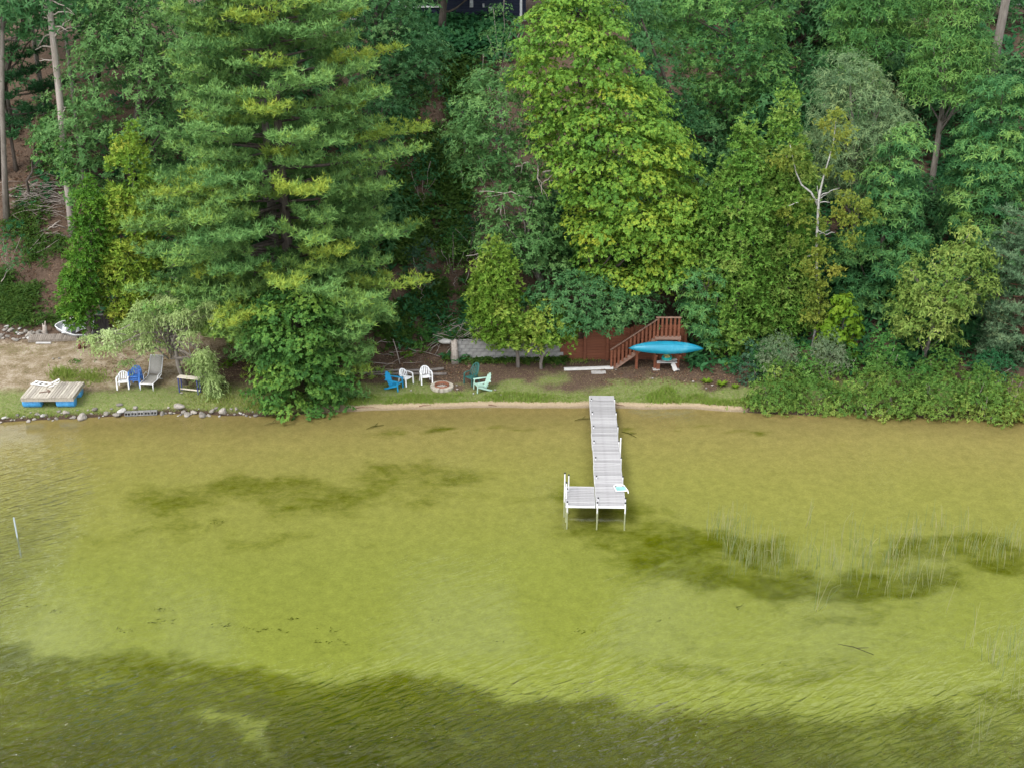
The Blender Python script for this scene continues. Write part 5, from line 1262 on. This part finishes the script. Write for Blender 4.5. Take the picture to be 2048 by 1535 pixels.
# the wood behind: one crown each
far = ((1290, 88, 1200, 1420, -260, 60, "dark crown high behind the lime-green maple"), (1560, 84, 1480, 1680, -220, 240, "dark crown behind the tall green oak with the visible trunk"),
       (1700, 82, 1600, 1850, -120, 300, "dark crown directly behind the grey willow"), (1880, 78, 1780, 2000, 130, 420, "dark crown between the two feathery locusts"), (2020, 88, 1930, 2120, -160, 160, "dark crown filling the top right corner"),
       (1960, 74, 1900, 2090, 230, 520, "dark crown low behind the right-hand locust"), (1520, 72, 1420, 1660, 200, 470, "dark crown behind the tops of the olive cedars"), (1800, 70, 1690, 1930, 330, 620, "dark crown in the shade below the feathery locusts"),
       (1160, 90, 1040, 1240, -240, 60, "dark crown at the top right of the navy house"), (560, 76, 380, 700, -200, 330, "dark crown behind the two white pines"), (250, 80, 130, 420, -250, 160, "dark crown behind the big dark oak at upper left"),
       (85, 84, 20, 150, -200, 90, "dark crown far behind the bare pine trunk"), (1230, 70, 1050, 1400, 330, 620, "shaded crown behind the lower half of the lime-green maple"), (897, 86, 770, 1060, -420, -14, "tall dark tree whose trunk stands in front of the navy house"), (2200, 66, 2060, 2340, -150, 560, "dark crown mostly outside the right picture edge"), (760, 78, 700, 880, -260, 160, "dark crown between the white pines and the navy house"), (1430, 66, 1340, 1520, 370, 560, "shaded crown between the lime-green maple and the big olive cedar"),
       (1330, 96, 1240, 1470, -200, 40, "dark crown at the very top right of the lime-green maple"), (1450, 90, 1370, 1570, -150, 190, "dark crown behind the left side of the tall green oak"), (1640, 92, 1540, 1760, -200, 130, "dark crown behind the dark straight trunk"),
       (1790, 93, 1700, 1910, -200, 150, "dark crown between the two pale green narrow-leaved trees"), (2060, 80, 1960, 2180, 80, 330, "dark crown at the right edge above the feathery locust"), (1620, 74, 1540, 1760, 120, 330, "dark crown behind the left half of the grey willow"), (2000, 67, 1910, 2130, 470, 700, "shaded crown behind the blue pine"),
       (1740, 65, 1640, 1830, 520, 740, "shaded crown behind the basswood sapling"), (470, 70, 330, 640, 250, 520, "shaded crown behind the middle of the white pines"), (690, 70, 600, 830, 330, 560, "shaded crown behind the right side of the white pines"), (400, 66, 300, 520, 480, 690, "shaded crown behind the weeping willow"), (640, 65, 520, 790, 480, 700, "shaded crown behind the dark leaning maple"),
       (1900, 65, 1790, 1990, 500, 720, "shaded crown behind the olive-leaved tree on the right shore"), (1060, 68, 1000, 1180, 380, 600, "shaded crown behind the lower grey-green oak"))
for bpx, Y_, l, r, t_, b_, lab in far:
    h_ = b_ - t_; c_ = (l + r) / 2; w_ = (r - l) / 2
    rows_ = tuple((t_ + h_ * f, c_ - w_ * g, c_ + w_ * g) for f, g in ((0, .3), (.15, .7), (.4, 1), (.7, .95), (.9, .7), (1, .4)))
    tree("forest_tree", lab, "tree", 'far', 'oak', Y_, rows_, bpx, trunk_r=.25, back=.25, group="dark trees in the wood behind", tone=(.42, .18), limbs=6)
# pale weeping willow on the left bank
q = ground(372, 768)
root = thing("weeping_willow", "pale silvery weeping willow drooping over the chaise longue", "tree", q)
W_ = lambda px, py, dy=0.0: at(px, py, q.y + dy) - q
m = MB(); m.tube([(0, 0, -.1), W_(356, 730), W_(350, 690), W_(330, 650)], [.13, .11, .09, .06], 8); m.build('trunk', BARK, root, True)
m = MB(); lv = Leaves()
heads = [(x_ + RND.gauss(0, 9), y_ + RND.gauss(0, 8)) for x_, y_ in ((260, 640), (290, 615), (320, 605), (350, 612), (380, 612), (405, 615), (235, 655), (215, 672), (200, 690), (245, 690), (275, 665), (300, 650), (330, 640), (360, 640), (390, 645), (225, 690), (255, 715), (285, 700), (310, 690), (340, 675), (370, 680), (400, 690), (415, 640), (385, 720), (405, 735), (420, 745), (400, 715), (270, 640), (340, 620), (310, 625), (365, 625), (395, 630), (240, 672), (295, 680), (320, 665), (410, 720), (430, 765), (425, 750), (436, 778), (434, 792), (442, 770), (424, 790), (415, 760), (200, 700), (215, 705))]
P_, D_, N_, T_ = [], [], [], []
for hx_, hy_ in heads:
    dy = RND.uniform(-1.5, .8); hd = at(hx_, hy_, q.y + dy); limb(m, W_(345 + RND.uniform(-8, 8), RND.uniform(660, 720)), hd - q, .045, .012, 5, -.15, .08)
    tn = RNG.normal(.55, .18) - (.25 if hx_ > 383 and hy_ > 700 else 0)
    for s in range(38):
        a = RND.uniform(0, 6.28); out = np.array([math.cos(a), math.sin(a), 0]) * RND.uniform(.2, .75)
        Ls_ = RND.uniform(.45, 1.0) * (1.9 if (hx_ > 395 and hy_ > 715) else (.55 if hy_ > 685 and hx_ < 350 else 1))
        n_ = int(Ls_ * 15); u = np.linspace(0, 1, n_)[:, None]
        pth = np.array(hd) + np.array([0, 0, .15]) + out * np.sqrt(u) + np.array([0, 0, -1.]) * (u ** 1.7) * Ls_ + np.array([0, 0, .25]) * np.sin(u * PI * .6) + RNG.normal(0, .03, (n_, 3))
        P_.append(pth); D_.append(RNG.normal(0, .5, (n_, 3)) + out * .5 + np.array([0, 0, -.5])); N_.append(RNG.normal(0, .4, (n_, 3)) + [0, -.3, .8]); T_.append(np.full(n_, tn) + RNG.normal(0, .1, n_))
P_, D_, N_, T_ = map(np.concatenate, (P_, D_, N_, T_))
lv.leaf(P_, norm(D_), norm(N_), RNG.uniform(.13, .22, len(P_)), np.full(len(P_), .045), T_, .15); lv.build('crown', LM['willow'], root, q)
tag(m.build('branches', BARK, root, True), kind='stuff')

# ------------------------------------------------------------------ shrubs
def shrub(name, label, px, py, rx, ry, mat, Y, sp='shrub', cat="shrub", dens=1.0, group=None, trunk=False, gaps=0.0, rc=None, tone=(.45, .2), depth=.8, nclump=None, base_px=None, Ls=1.0):
    rows_ = [(py - ry * f, px - rx * g, px + rx * g) for f, g in ((1, .25), (.75, .68), (.4, .93), (0, 1), (-.5, .9), (-.85, .7), (-1, .5))]
    return tree(name, label, cat, sp, mat, Y, rows_, base_px or px, TWIG, group, nclump, rc, dens, .035, tone, 10 if trunk else 5, depth, .25, .6, 0, .5, gaps, True, .62, Ls)
shrub("silver_shrub", "silvery round shrub above the shore, left of the two silver shrubs", 1555, 708, 46, 36, 'silver', 58.6, 'silver', gaps=.22, tone=(.4, .3))
shrub("silver_shrub", "silvery shrub on bare grey stems, right of the two silver shrubs", 1660, 708, 46, 34, 'silver', 59.4, 'silver', trunk=True, gaps=.3, tone=(.5, .3))
for px, py, rx, ry, mat, Y_, lab in (
    (1503, 745, 32, 50, 'juniper', 59.0, "blue-green bush at the left end of the shore thicket"),
    (1530, 745, 40, 52, 'shrub_mid', 58.9, "mid green bush in the thicket behind the left shore bush"),
    (1548, 802, 66, 42, 'shrub', 56.4, "light green bush spilling over the water at the left end of the shore thicket"),
    (1630, 798, 66, 42, 'shrub', 56.4, "light green bush over the water below the silver shrubs"),
    (1600, 762, 50, 30, 'shrub_mid', 58.8, "green bush between the silver shrubs and the shore bushes"),
    (1700, 745, 36, 50, 'shrub_mid', 59.2, "tall mid green bush right of the silver shrubs"),
    (1722, 785, 50, 44, 'shrub', 57.0, "yellowish green bush where the shore thicket draws back from the water"),
    (1770, 720, 46, 56, 'shrub_mid', 59.0, "tall green bush left of the pale forked trunks"),
    (1800, 798, 66, 48, 'shrub', 56.0, "light green bush over the water in the middle of the right shore"),
    (1880, 800, 66, 46, 'shrub', 55.6, "big green bush over the water below the pale forked trunks"),
    (1880, 745, 52, 42, 'shrub', 58.6, "bright leafy bush at the foot of the pale forked trunks"),
    (1955, 800, 60, 46, 'shrub', 55.7, "broad green bush over the water in front of the blue pine"),
    (1607, 735, 34, 34, 'shrub_mid', 58.2, "mid green bush growing between and in front of the two silver shrubs"),
    (1560, 750, 44, 24, 'shrub', 57.6, "light green bush hiding the foot of the left silver shrub"),
    (1662, 752, 40, 22, 'shrub', 57.9, "light green bush hiding the stems of the right silver shrub"),
    (1690, 812, 48, 32, 'shrub', 55.9, "low light green bush filling the notch in the shore thicket"),
    (1755, 818, 40, 26, 'shrub', 55.3, "low green bush dipping into the water in the middle of the right shore"),
    (1998, 815, 50, 36, 'shrub', 54.9, "low green bush dipping into the water beside the yellow bush"),
    (1765, 765, 44, 36, 'shrub', 57.6, "light green bush in the second row of the right shore thicket"),
    (1840, 770, 50, 36, 'shrub_mid', 57.4, "deep green bush in the second row below the pale forked trunks"),
    (1960, 765, 50, 34, 'shrub', 57.4, "light green bush in the second row below the blue pine"),
    (2035, 802, 44, 50, 'birch', 55.2, "yellow bush over the water at the right edge"),
    (1985, 745, 50, 36, 'shrub_dark', 58.6, "dark bush under the blue pine"),
    (1465, 745, 22, 20, 'shrub_dark', 59.8, "small dark bush right of the yellow ferns"),
    (190, 745, 24, 18, 'shrub_mid', 60.4, "leafy dark green bush left of the white armchair"),
    (150, 742, 26, 15, 'shrub', 60.2, "pale weedy bush behind the swim raft"),
    (22, 492, 36, 40, 'shrub_dark', 66.5, "dark holly-like bush on the left hillside at the picture edge"),
    (846, 528, 42, 50, 'juniper', 65.0, "bluish juniper right of the huge white pine"),
    (912, 500, 44, 42, 'shrub_mid', 66.3, "green bush on the slope left of the lower grey-green oak"),
    (845, 355, 44, 48, 'shrub_dark', 71.5, "dark bush on the middle slope right of the white pine tips"),
    (850, 690, 30, 28, 'shrub_mid', 62.6, "green bush on the bank above the logs"),
    (885, 640, 36, 22, 'shrub_dark', 63.4, "low dark bush on the bank left of the brush heap"),
    (815, 726, 15, 13, 'sapling', 61.5, "small yellow-green weed on the red soil behind the white chairs"),
    (330, 745, 26, 22, 'shrub_mid', 60.9, "small green bush right behind the chaise longue"),
    (505, 800, 30, 28, 'shrub_mid', 57.0, "leafy dark bush by the water between the willow and the dark maple"),
    (425, 805, 18, 20, 'shrub_mid', 57.6, "small leafy bush under the hanging willow strands"),
    (458, 732, 24, 8, 'sapling', 60.2, "low bright green plant in the shade under the white pine"),
    (965, 150, 36, 46, 'oak_grey', 74.0, "grey-green bush at the top right of the dark gap below the navy house"),
    (1005, 60, 46, 70, 'oak_grey', 77.0, "grey-green young oak beside the navy house corner"),
    (930, 230, 36, 40, 'shrub_dark', 73.0, "dark bush in the shade behind the grey-green oak"),
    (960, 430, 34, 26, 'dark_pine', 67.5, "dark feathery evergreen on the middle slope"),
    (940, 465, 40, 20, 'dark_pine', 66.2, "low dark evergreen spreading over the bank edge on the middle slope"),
    ):
    far_ = Y_ > 63
    shrub("shrub", lab, px, py, rx, ry, mat, Y_, rc=.55 if far_ else (.28 if rx < 28 else .42), dens=.55 if far_ else 1.0, Ls=1.35 if far_ else 1.05, gaps=.12)
for px, py, s in ((1413, 762, 15), (1443, 768, 17), (1470, 772, 12)):
    q = ground(px, py + 3); root = tag(thing("fern", {1413: "small bright yellow-green fern, leftmost of the three by the thicket", 1443: "largest bright yellow-green fern, middle of the three by the thicket", 1470: "bright yellow-green fern, rightmost of the three by the thicket"}[px], "fern", q, 0, "ferns by the thicket"))
    lv = Leaves(); n_ = 26
    a = RNG.uniform(0, 6.28, n_); D_ = np.stack([np.cos(a), np.sin(a), RNG.uniform(.5, 1.3, n_)], 1)
    lv.leaf(np.tile(np.array(q)[None], (n_, 1)), norm(D_), norm(np.stack([-np.cos(a) * .7, -np.sin(a) * .7, np.ones(n_)], 1)), RNG.uniform(.8, 1.2, n_) * s / 38, np.full(n_, s / 38 * .28), RNG.normal(.7, .15, n_), .25)
    lv.build('fronds', LM['sapling'], root, q)

# ------------------------------------------------------------------ ground cover: what nobody could count
def scatter(n, px0, px1, py0, py1, keep=None):
    """n points on the ground seen through a window of the photograph"""
    a = np.stack([RNG.uniform(px0, px1, n), RNG.uniform(py0, py1, n)], 1)
    c = ground_many(a[:, 0], a[:, 1])
    if keep is not None: c = c[keep(c)]
    return c
G, Ud, Tn, Lg = [], [], [], []
def add_grass(c, L, tone, sd=.22):
    G.append(c); Lg.append(np.full(len(c), L)); Tn.append(np.clip(RNG.normal(tone, sd, len(c)), 0, 1))
patch = lambda c: fbm(c[:, 0] * .5, c[:, 1] * .5, 61, 3)
land = lambda c: (c[:, 1] - shore(c[:, 0])) > .15
c = scatter(12000, 690, 1480, 725, 812, lambda c: ((c[:, 1] - shore(c[:, 0])) > .6)); k = sst(3.5, 1.5, c[:, 1] - shore(c[:, 0]) + 3.2 * (fbm(c[:, 0] * .55, c[:, 1] * .55, 61, 4) - .5))
add_grass(c[k > .4], .075, .68); add_grass(c[(k <= .4) & (RNG.uniform(size=len(c)) < .35)], .055, .12)
c = scatter(6500, 0, 520, 690, 835, land); dd = c[:, 1] - shore(c[:, 0]); green = (dd < 2.2 + 1.2 * (patch(c) - .5))
add_grass(c[green], .085, .72); add_grass(c[~green & (RNG.uniform(size=len(c)) < .45)], .06, .15)
strip = scatter(9000, 690, 1500, 772, 813, lambda c: ((c[:, 1] - shore(c[:, 0])) > .55) & ((c[:, 1] - shore(c[:, 0])) < 1.3 + 1.6 * (fbm(c[:, 0] * .8, c[:, 1] * .8, 81, 4) - .3) * (.4 + sst(6, 9, c[:, 0]) + .5 * sst(-3, -6, c[:, 0]))))
h_ = sst(.25, .7, fbm(strip[:, 0] * 1.1, strip[:, 1] * 1.1, 83, 4)) * np.where(strip[:, 0] > 6.8, 1, np.where(strip[:, 0] < 2.2, .55, .2))
G.append(strip); Lg.append(.05 + .27 * h_); Tn.append(np.clip(RNG.normal(.78, .14, len(strip)), 0, 1))
def clumpgrass(n, px, py, sx, sy, L, tone):
    c = ground_many(RNG.normal(px, sx, n), RNG.normal(py, sy, n)); c = c[land(c)]
    G.append(c); Lg.append(L * RNG.uniform(.4, 1.2, len(c))); Tn.append(np.clip(RNG.normal(tone, .15, len(c)), 0, 1))
for g_ in ((420, 128, 748, 13, 6, .26, .72), (380, 180, 754, 18, 7, .24, .7), (200, 150, 758, 24, 5, .2, .65), (120, 60, 700, 40, 8, .1, .5), (260, 1560, 822, 50, 6, .3, .75), (500, 440, 800, 40, 12, .22, .6), (300, 520, 812, 30, 7, .22, .6), (500, 1020, 722, 70, 3, .15, .85), (160, 1340, 790, 60, 10, .22, .8), (160, 1160, 720, 20, 3, .16, .8), (260, 260, 826, 140, 4, .16, .7), (200, 60, 832, 40, 4, .18, .75)):
    clumpgrass(*g_)
C_ = np.concatenate(G); L_ = np.concatenate(Lg); T_ = np.concatenate(Tn); n_ = len(C_)
lv = Leaves(); 
for r_ in range(3):
    D_ = norm(RNG.normal(0, .42, (n_, 3)) * [1, 1, .2] + [0, 0, 1]); N_ = norm(RNG.normal(0, 1, (n_, 3)))
    lv.leaf(C_ + RNG.normal(0, .05, (n_, 3)) * [1, 1, 0] - [0, 0, .01], D_, N_, L_ * RNG.uniform(.6, 1.35, n_), .012 + L_ * .11, np.clip(T_ + RNG.normal(0, .06, n_), 0, 1), .1, True)
tag(lv.build('grass', LM['grass']), "short lawn grass and taller tufts along the shore", "grass", kind="stuff")
# dead leaves on the hillside and bare soil
c = np.concatenate([scatter(5200, -10, 240, 200, 690), scatter(3800, 780, 1000, 60, 720), scatter(2600, 480, 950, 700, 760), scatter(1400, 1200, 1490, 700, 770), scatter(900, 200, 480, 690, 760)])
n_ = len(c); lv = Leaves()
far_s = 1 + .9 * sst(60, 85, c[:, 1])
a = RNG.uniform(0, 6.28, n_); D_ = np.stack([np.cos(a), np.sin(a), RNG.uniform(.0, .5, n_)], 1)
lv.leaf(c + [0, 0, .02], norm(D_), norm(RNG.normal(0, .4, (n_, 3)) + [0, 0, 1]), RNG.uniform(.07, .15, n_) * far_s, RNG.uniform(.04, .09, n_) * far_s, RNG.beta(2, 2.6, n_), 0)
tag(lv.build('leaf_litter', LM['litter']), "fallen brown leaves over the hillside soil", "leaf litter", kind="stuff")
# low plants creeping over the slopes
def cover(name, label, mat, regions, L, W, k=5):
    lv = Leaves()
    for (n, x0, x1, y0, y1, s, thr) in regions:
        c = scatter(n, x0, x1, y0, y1); v = fbm(c[:, 0] * .9, c[:, 1] * .55, 71, 3); c = c[v > thr]; m = len(c)
        rep = np.repeat(c, 5, 0) + RNG.normal(0, 1, (m * 5, 3)) * [.26 * s, .26 * s, .05]
        rep[:, 2] = height(rep[:, 0], rep[:, 1]) + RNG.uniform(.03, .28, m * 5) * s
        lv.tufts(rep, np.tile([[0, -.3, 1.]], (m * 5, 1)) + RNG.normal(0, .3, (m * 5, 3)), k, (-5, 45), L * s, W * s, np.repeat(RNG.normal(.45, .2, m), 5), .15)
    return tag(lv.build(name, LM[mat]), label, "ground cover", kind="stuff")
cover('hillside_ferns', "low bright ferns spreading over the foot of the left hillside", 'hillfern', ((420, 0, 112, 555, 648, 1, .42), (300, 10, 130, 440, 560, 1, .47), (120, 30, 130, 300, 440, 1, .5)), .26, .075)
cover('slope_undergrowth', "mixed low undergrowth over the middle slope", 'hillfern', ((620, 780, 960, 330, 520, 1.5, .42), (380, 800, 960, 120, 330, 1.6, .45), (420, 760, 950, 560, 690, 1.1, .45), (300, 920, 1130, 690, 725, .8, .3)), .24, .09)
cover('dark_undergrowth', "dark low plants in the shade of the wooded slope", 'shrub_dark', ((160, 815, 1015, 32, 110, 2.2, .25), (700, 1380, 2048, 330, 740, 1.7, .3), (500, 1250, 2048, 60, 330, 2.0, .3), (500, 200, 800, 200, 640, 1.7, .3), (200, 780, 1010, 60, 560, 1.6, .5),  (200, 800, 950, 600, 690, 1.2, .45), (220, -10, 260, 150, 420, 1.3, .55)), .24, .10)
# brush heaps and loose sticks
def brush(name, label, pts, n, L, group=None, spread=(.8, .6), cat="brush pile"):
    c0 = ground(*pts[0]); root = thing(name, label, cat, c0, 0, group)
    m = MB()
    for i in range(n):
        c = ground(pts[i % len(pts)][0] + RND.gauss(0, 14), pts[i % len(pts)][1] + RND.gauss(0, 10)) - c0
        a = RND.gauss(.2, .55) + (PI if RND.random() < .3 else 0); l = L * RND.uniform(.4, 1.2); e = RND.gauss(.12, .18)
        d = Vector((math.cos(a), math.sin(a) * .5, e)) * l / 2
        z = abs(RND.gauss(0, .16)) + .05
        sl_ = (hz(c0.x + c.x + d.x, c0.y + c.y + d.y) - hz(c0.x + c.x - d.x, c0.y + c.y - d.y)) / 2
        d.z += sl_
        p0, p1 = c - d + Vector((0, 0, z)), c + d + Vector((0, 0, z))
        limb(m, p0, p1, RND.uniform(.014, .032), .008, 5, RND.uniform(-.06, .06), .08, 4)
    tag(m.build('sticks', TWIG if n > 20 else DRIFT, root, True), kind='stuff')
    return root
brush("brush_pile", "heap of bare grey branches beside the foot of the bare pine trunk", ((95, 390), (70, 400), (115, 380), (85, 415), (105, 405), (60, 385)), 75, 2.3)
brush("brush_pile", "tangle of bare sticks on the bank above the split post", ((925, 675), (900, 665), (940, 665), (880, 680), (955, 672)), 48, 1.6)
brush("brush_pile", "loose bare sticks on the red soil below the lowest pine tips", ((790, 690), (800, 715), (880, 705), (770, 735), (905, 700)), 22, 1.5)
brush("brush_pile", "scattered dead sticks across the middle of the left hillside", ((60, 440), (100, 470), (40, 420), (85, 500), (110, 440)), 24, 1.6)
a, b = ground(73, 470), ground(122, 448)
m = MB(); limb(m, Vector((0, 0, .08)), b - a + Vector((0, 0, .2)), .07, .03, 6, .05, .06); limb(m, (b - a) * .55 + Vector((0, 0, .15)), (b - a) * .9 + Vector((.2, -.5, .1)), .03, .012, 5)
o = tag(m.build('fallen_limb', DRIFT, None, True), "single pale fallen limb lying on the left hillside below the brush heap", "fallen branch"); o.location = a
q = ground(480, 700)
root = thing("hanging_vine", "thin bare curved vine hanging in the shade left of the dark maple", "vine", at(480, 690, 59.4))
o_ = Vector(root.location); m = MB()
m.tube([at(x_, y_, 59.4) - o_ for x_, y_ in ((455, 640), (470, 652), (483, 668), (486, 682), (478, 694), (468, 698))], .022, 5); m.tube([at(x_, y_, 59.3) - o_ for x_, y_ in ((480, 655), (486, 640), (478, 632))], .014, 5); m.tube([at(x_, y_, 59.6) - o_ for x_, y_ in ((486, 690), (520, 696), (560, 706))], .035, 5)
m.build('stem', DRIFT, root, True)
a0 = ground(800, 728)
m = MB(); m.tube([Vector((0, 0, 0)), at(793, 700, a0.y + .1) - a0, at(786, 678, a0.y + .2) - a0], [.03, .025, .015], 5)
o = tag(m.build('dead_sapling', DRIFT, None, True), "thin dead stem leaning on the bank behind the white chairs", "dead stem"); o.location = a0
# small white litter on the lawn
k = 0
for px, py in ((913, 772), (914, 780), (947, 788), (990, 781), (1002, 791), (1386, 764), (1412, 778), (1424, 772), (822, 782), (1305, 758), (1232, 741), (363, 787), (118, 718), (106, 719)):
    q = ground(px, py); o = link_mesh('pale_pebble', ROCKS[k % 6], WHITE_TRIM); o.location = q + Vector((0, 0, .05)); o.scale = (.11, .11, .09); k += 1
    tag(o, "tiny white pebble-like speck lying on the lawn", "pebble", "white specks on the lawn")
# ------------------------------------------------------------------ reeds
def reeds_mesh(bases, hs, seed, lean=.12):
    r_ = random.Random(seed); lv = Leaves()
    P, D, N, L, W, T = [], [], [], [], [], []
    for (bx, by), h in zip(bases, hs):
        a = r_.uniform(0, 6.28); tilt = abs(r_.gauss(0, lean)); bend = r_.random() < .16
        p = np.array([bx, by, -.12]); seg_ = 6; tn = min(max(r_.gauss(.42, .22), 0), 1); w = r_.uniform(.012, .02)
        for i in range(seg_):
            t = tilt + ((i / seg_) ** 3 * r_.uniform(1.4, 2.6) if bend else (i / seg_) ** 2 * .12)
            d = np.array([math.cos(a) * math.sin(t), math.sin(a) * math.sin(t), math.cos(t)])
            l = (h + .12) / seg_
            P.append(p.copy()); D.append(d); N.append((math.sin(a) * .3, -1, .1)); L.append(l * 1.03); W.append(w * (1 - .5 * i / seg_)); T.append(tn)
            p = p + d * l
    P, D, N, L, W, T = map(np.array, (P, D, N, L, W, T))
    D = norm(D); S = norm(np.cross(D, norm(N)))
    for turn in (0, 1):
        S2 = S if turn == 0 else np.cross(S, D)
        a, b = P - S2 * W[:, None] / 2, P + S2 * W[:, None] / 2; tip = P + D * L[:, None]
        lv.q.append((np.stack([a, b, tip + S2 * W[:, None] * .42, tip - S2 * W[:, None] * .42], 1), T))
    return lv
BS, HS = [], []
def belt(n, x0, y0, x1, y1, wy, h0, h1, cl=.35):
    i = 0
    while i < n:
        t = RND.random(); px, py = x0 + (x1 - x0) * t + RND.gauss(0, 8), y0 + (y1 - y0) * t + RND.gauss(0, wy)
        for j in range(RND.choice((1, 1, 2, 3, 5, 7))):
            q = on(px, py, 0); BS.append((q.x + RND.gauss(0, cl * .5), q.y + RND.gauss(0, cl))); HS.append(RND.uniform(h0, h1)); i += 1
belt(60, 1420, 1050, 1500, 1068, 12, .5, 1.1)
belt(55, 1445, 1100, 1500, 1125, 12, .7, 1.35)
belt(150, 1500, 1120, 1860, 1158, 16, .5, 1.35)
belt(110, 1700, 1120, 1900, 1075, 16, .5, 1.2)
belt(95, 1880, 1075, 2060, 1105, 20, .5, 1.2)
belt(45, 1930, 1290, 2060, 1320, 22, .4, 1.0)
belt(30, 1510, 1105, 1700, 1130, 10, .3, .8)
lv = reeds_mesh(BS, HS, 3)
tag(lv.build('reed_bed', LM['reed']), "belt of thin bulrush stalks standing in the shallow water at the right", "reeds", kind="stuff")
for px, py, n_, h, lab in ((1620, 1045, 5, 1.2, "small reed clump alone in the pale shallows behind the reed belt"), (1630, 1218, 3, 1.6, "pair of tall bent reeds alone in front of the reed belt"), (1642, 1210, 3, 1.4, "few short reeds beside the pair of tall bent reeds"), (1944, 1290, 2, 1.9, "single long leaning reed above the lower right reed patch"), (1892, 1222, 1, 1.3, "lone upright reed at the right in front of the reed belt"),
                        (1940, 1500, 2, 2.0, "long slanting reed crossing near the bottom right corner"), (1975, 1470, 2, 1.9, "tall thin reed standing near the bottom right corner"), (2028, 1390, 3, 1.6, "thin reeds close to the right edge near the bottom"), (1712, 1050, 3, 1.1, "thin reeds alone in the pale shallows below the right shore")):
    q = on(px, py, 0); bs = [(RND.gauss(0, .12), RND.gauss(0, .15)) for _ in range(n_)]
    root = thing('reed_clump', lab, "reeds", (q.x, q.y, 0), 0, "lone reeds in the water")
    for i_, b_ in enumerate(bs): reeds_mesh([b_], [h * RND.uniform(.75, 1.05)], px + i_, .2).build('stalk', LM['reed'], root)
# tufts of weed lying on the pale lake floor
lv = Leaves()
for px, py, n_ in ((112, 1222, 9), (320, 1217, 7), (318, 1243, 8), (440, 1252, 8), (505, 1258, 7), (540, 1260, 9), (585, 1235, 6), (650, 1282, 10), (655, 1258, 7), (425, 1045, 5), (60, 1210, 6), (1205, 1030, 6), (700, 1285, 5), (1160, 1262, 6), (1310, 1240, 5), (1480, 1215, 6), (1550, 1330, 8), (980, 1282, 6), (860, 1240, 6), (250, 1260, 8)):
    q = on(px, py, -.7); z = hz(q.x, q.y) + .04; q = on(px, py, z)
    m_ = n_ * 2; P_ = np.array(q) + RNG.normal(0, 1, (m_, 3)) * [.26, .09, .02]
    a = RNG.normal(.3, .7, m_); D_ = np.stack([np.cos(a), np.sin(a), RNG.uniform(0, .3, m_)], 1)
    lv.leaf(P_, norm(D_), norm(RNG.normal(0, .5, (m_, 3)) + [0, 0, 1]), RNG.uniform(.08, .22, m_), np.full(m_, .035), RNG.uniform(0, .5, m_))
WEEDM = leaf_mat('sunken_weed', [(.062, .070, .004), (.095, .102, .010), (.14, .145, .024)], trans=.1)
tag(lv.build('water_weeds', WEEDM), "dark scraps of water weed lying on the pale lake floor", "water weeds", kind="stuff")
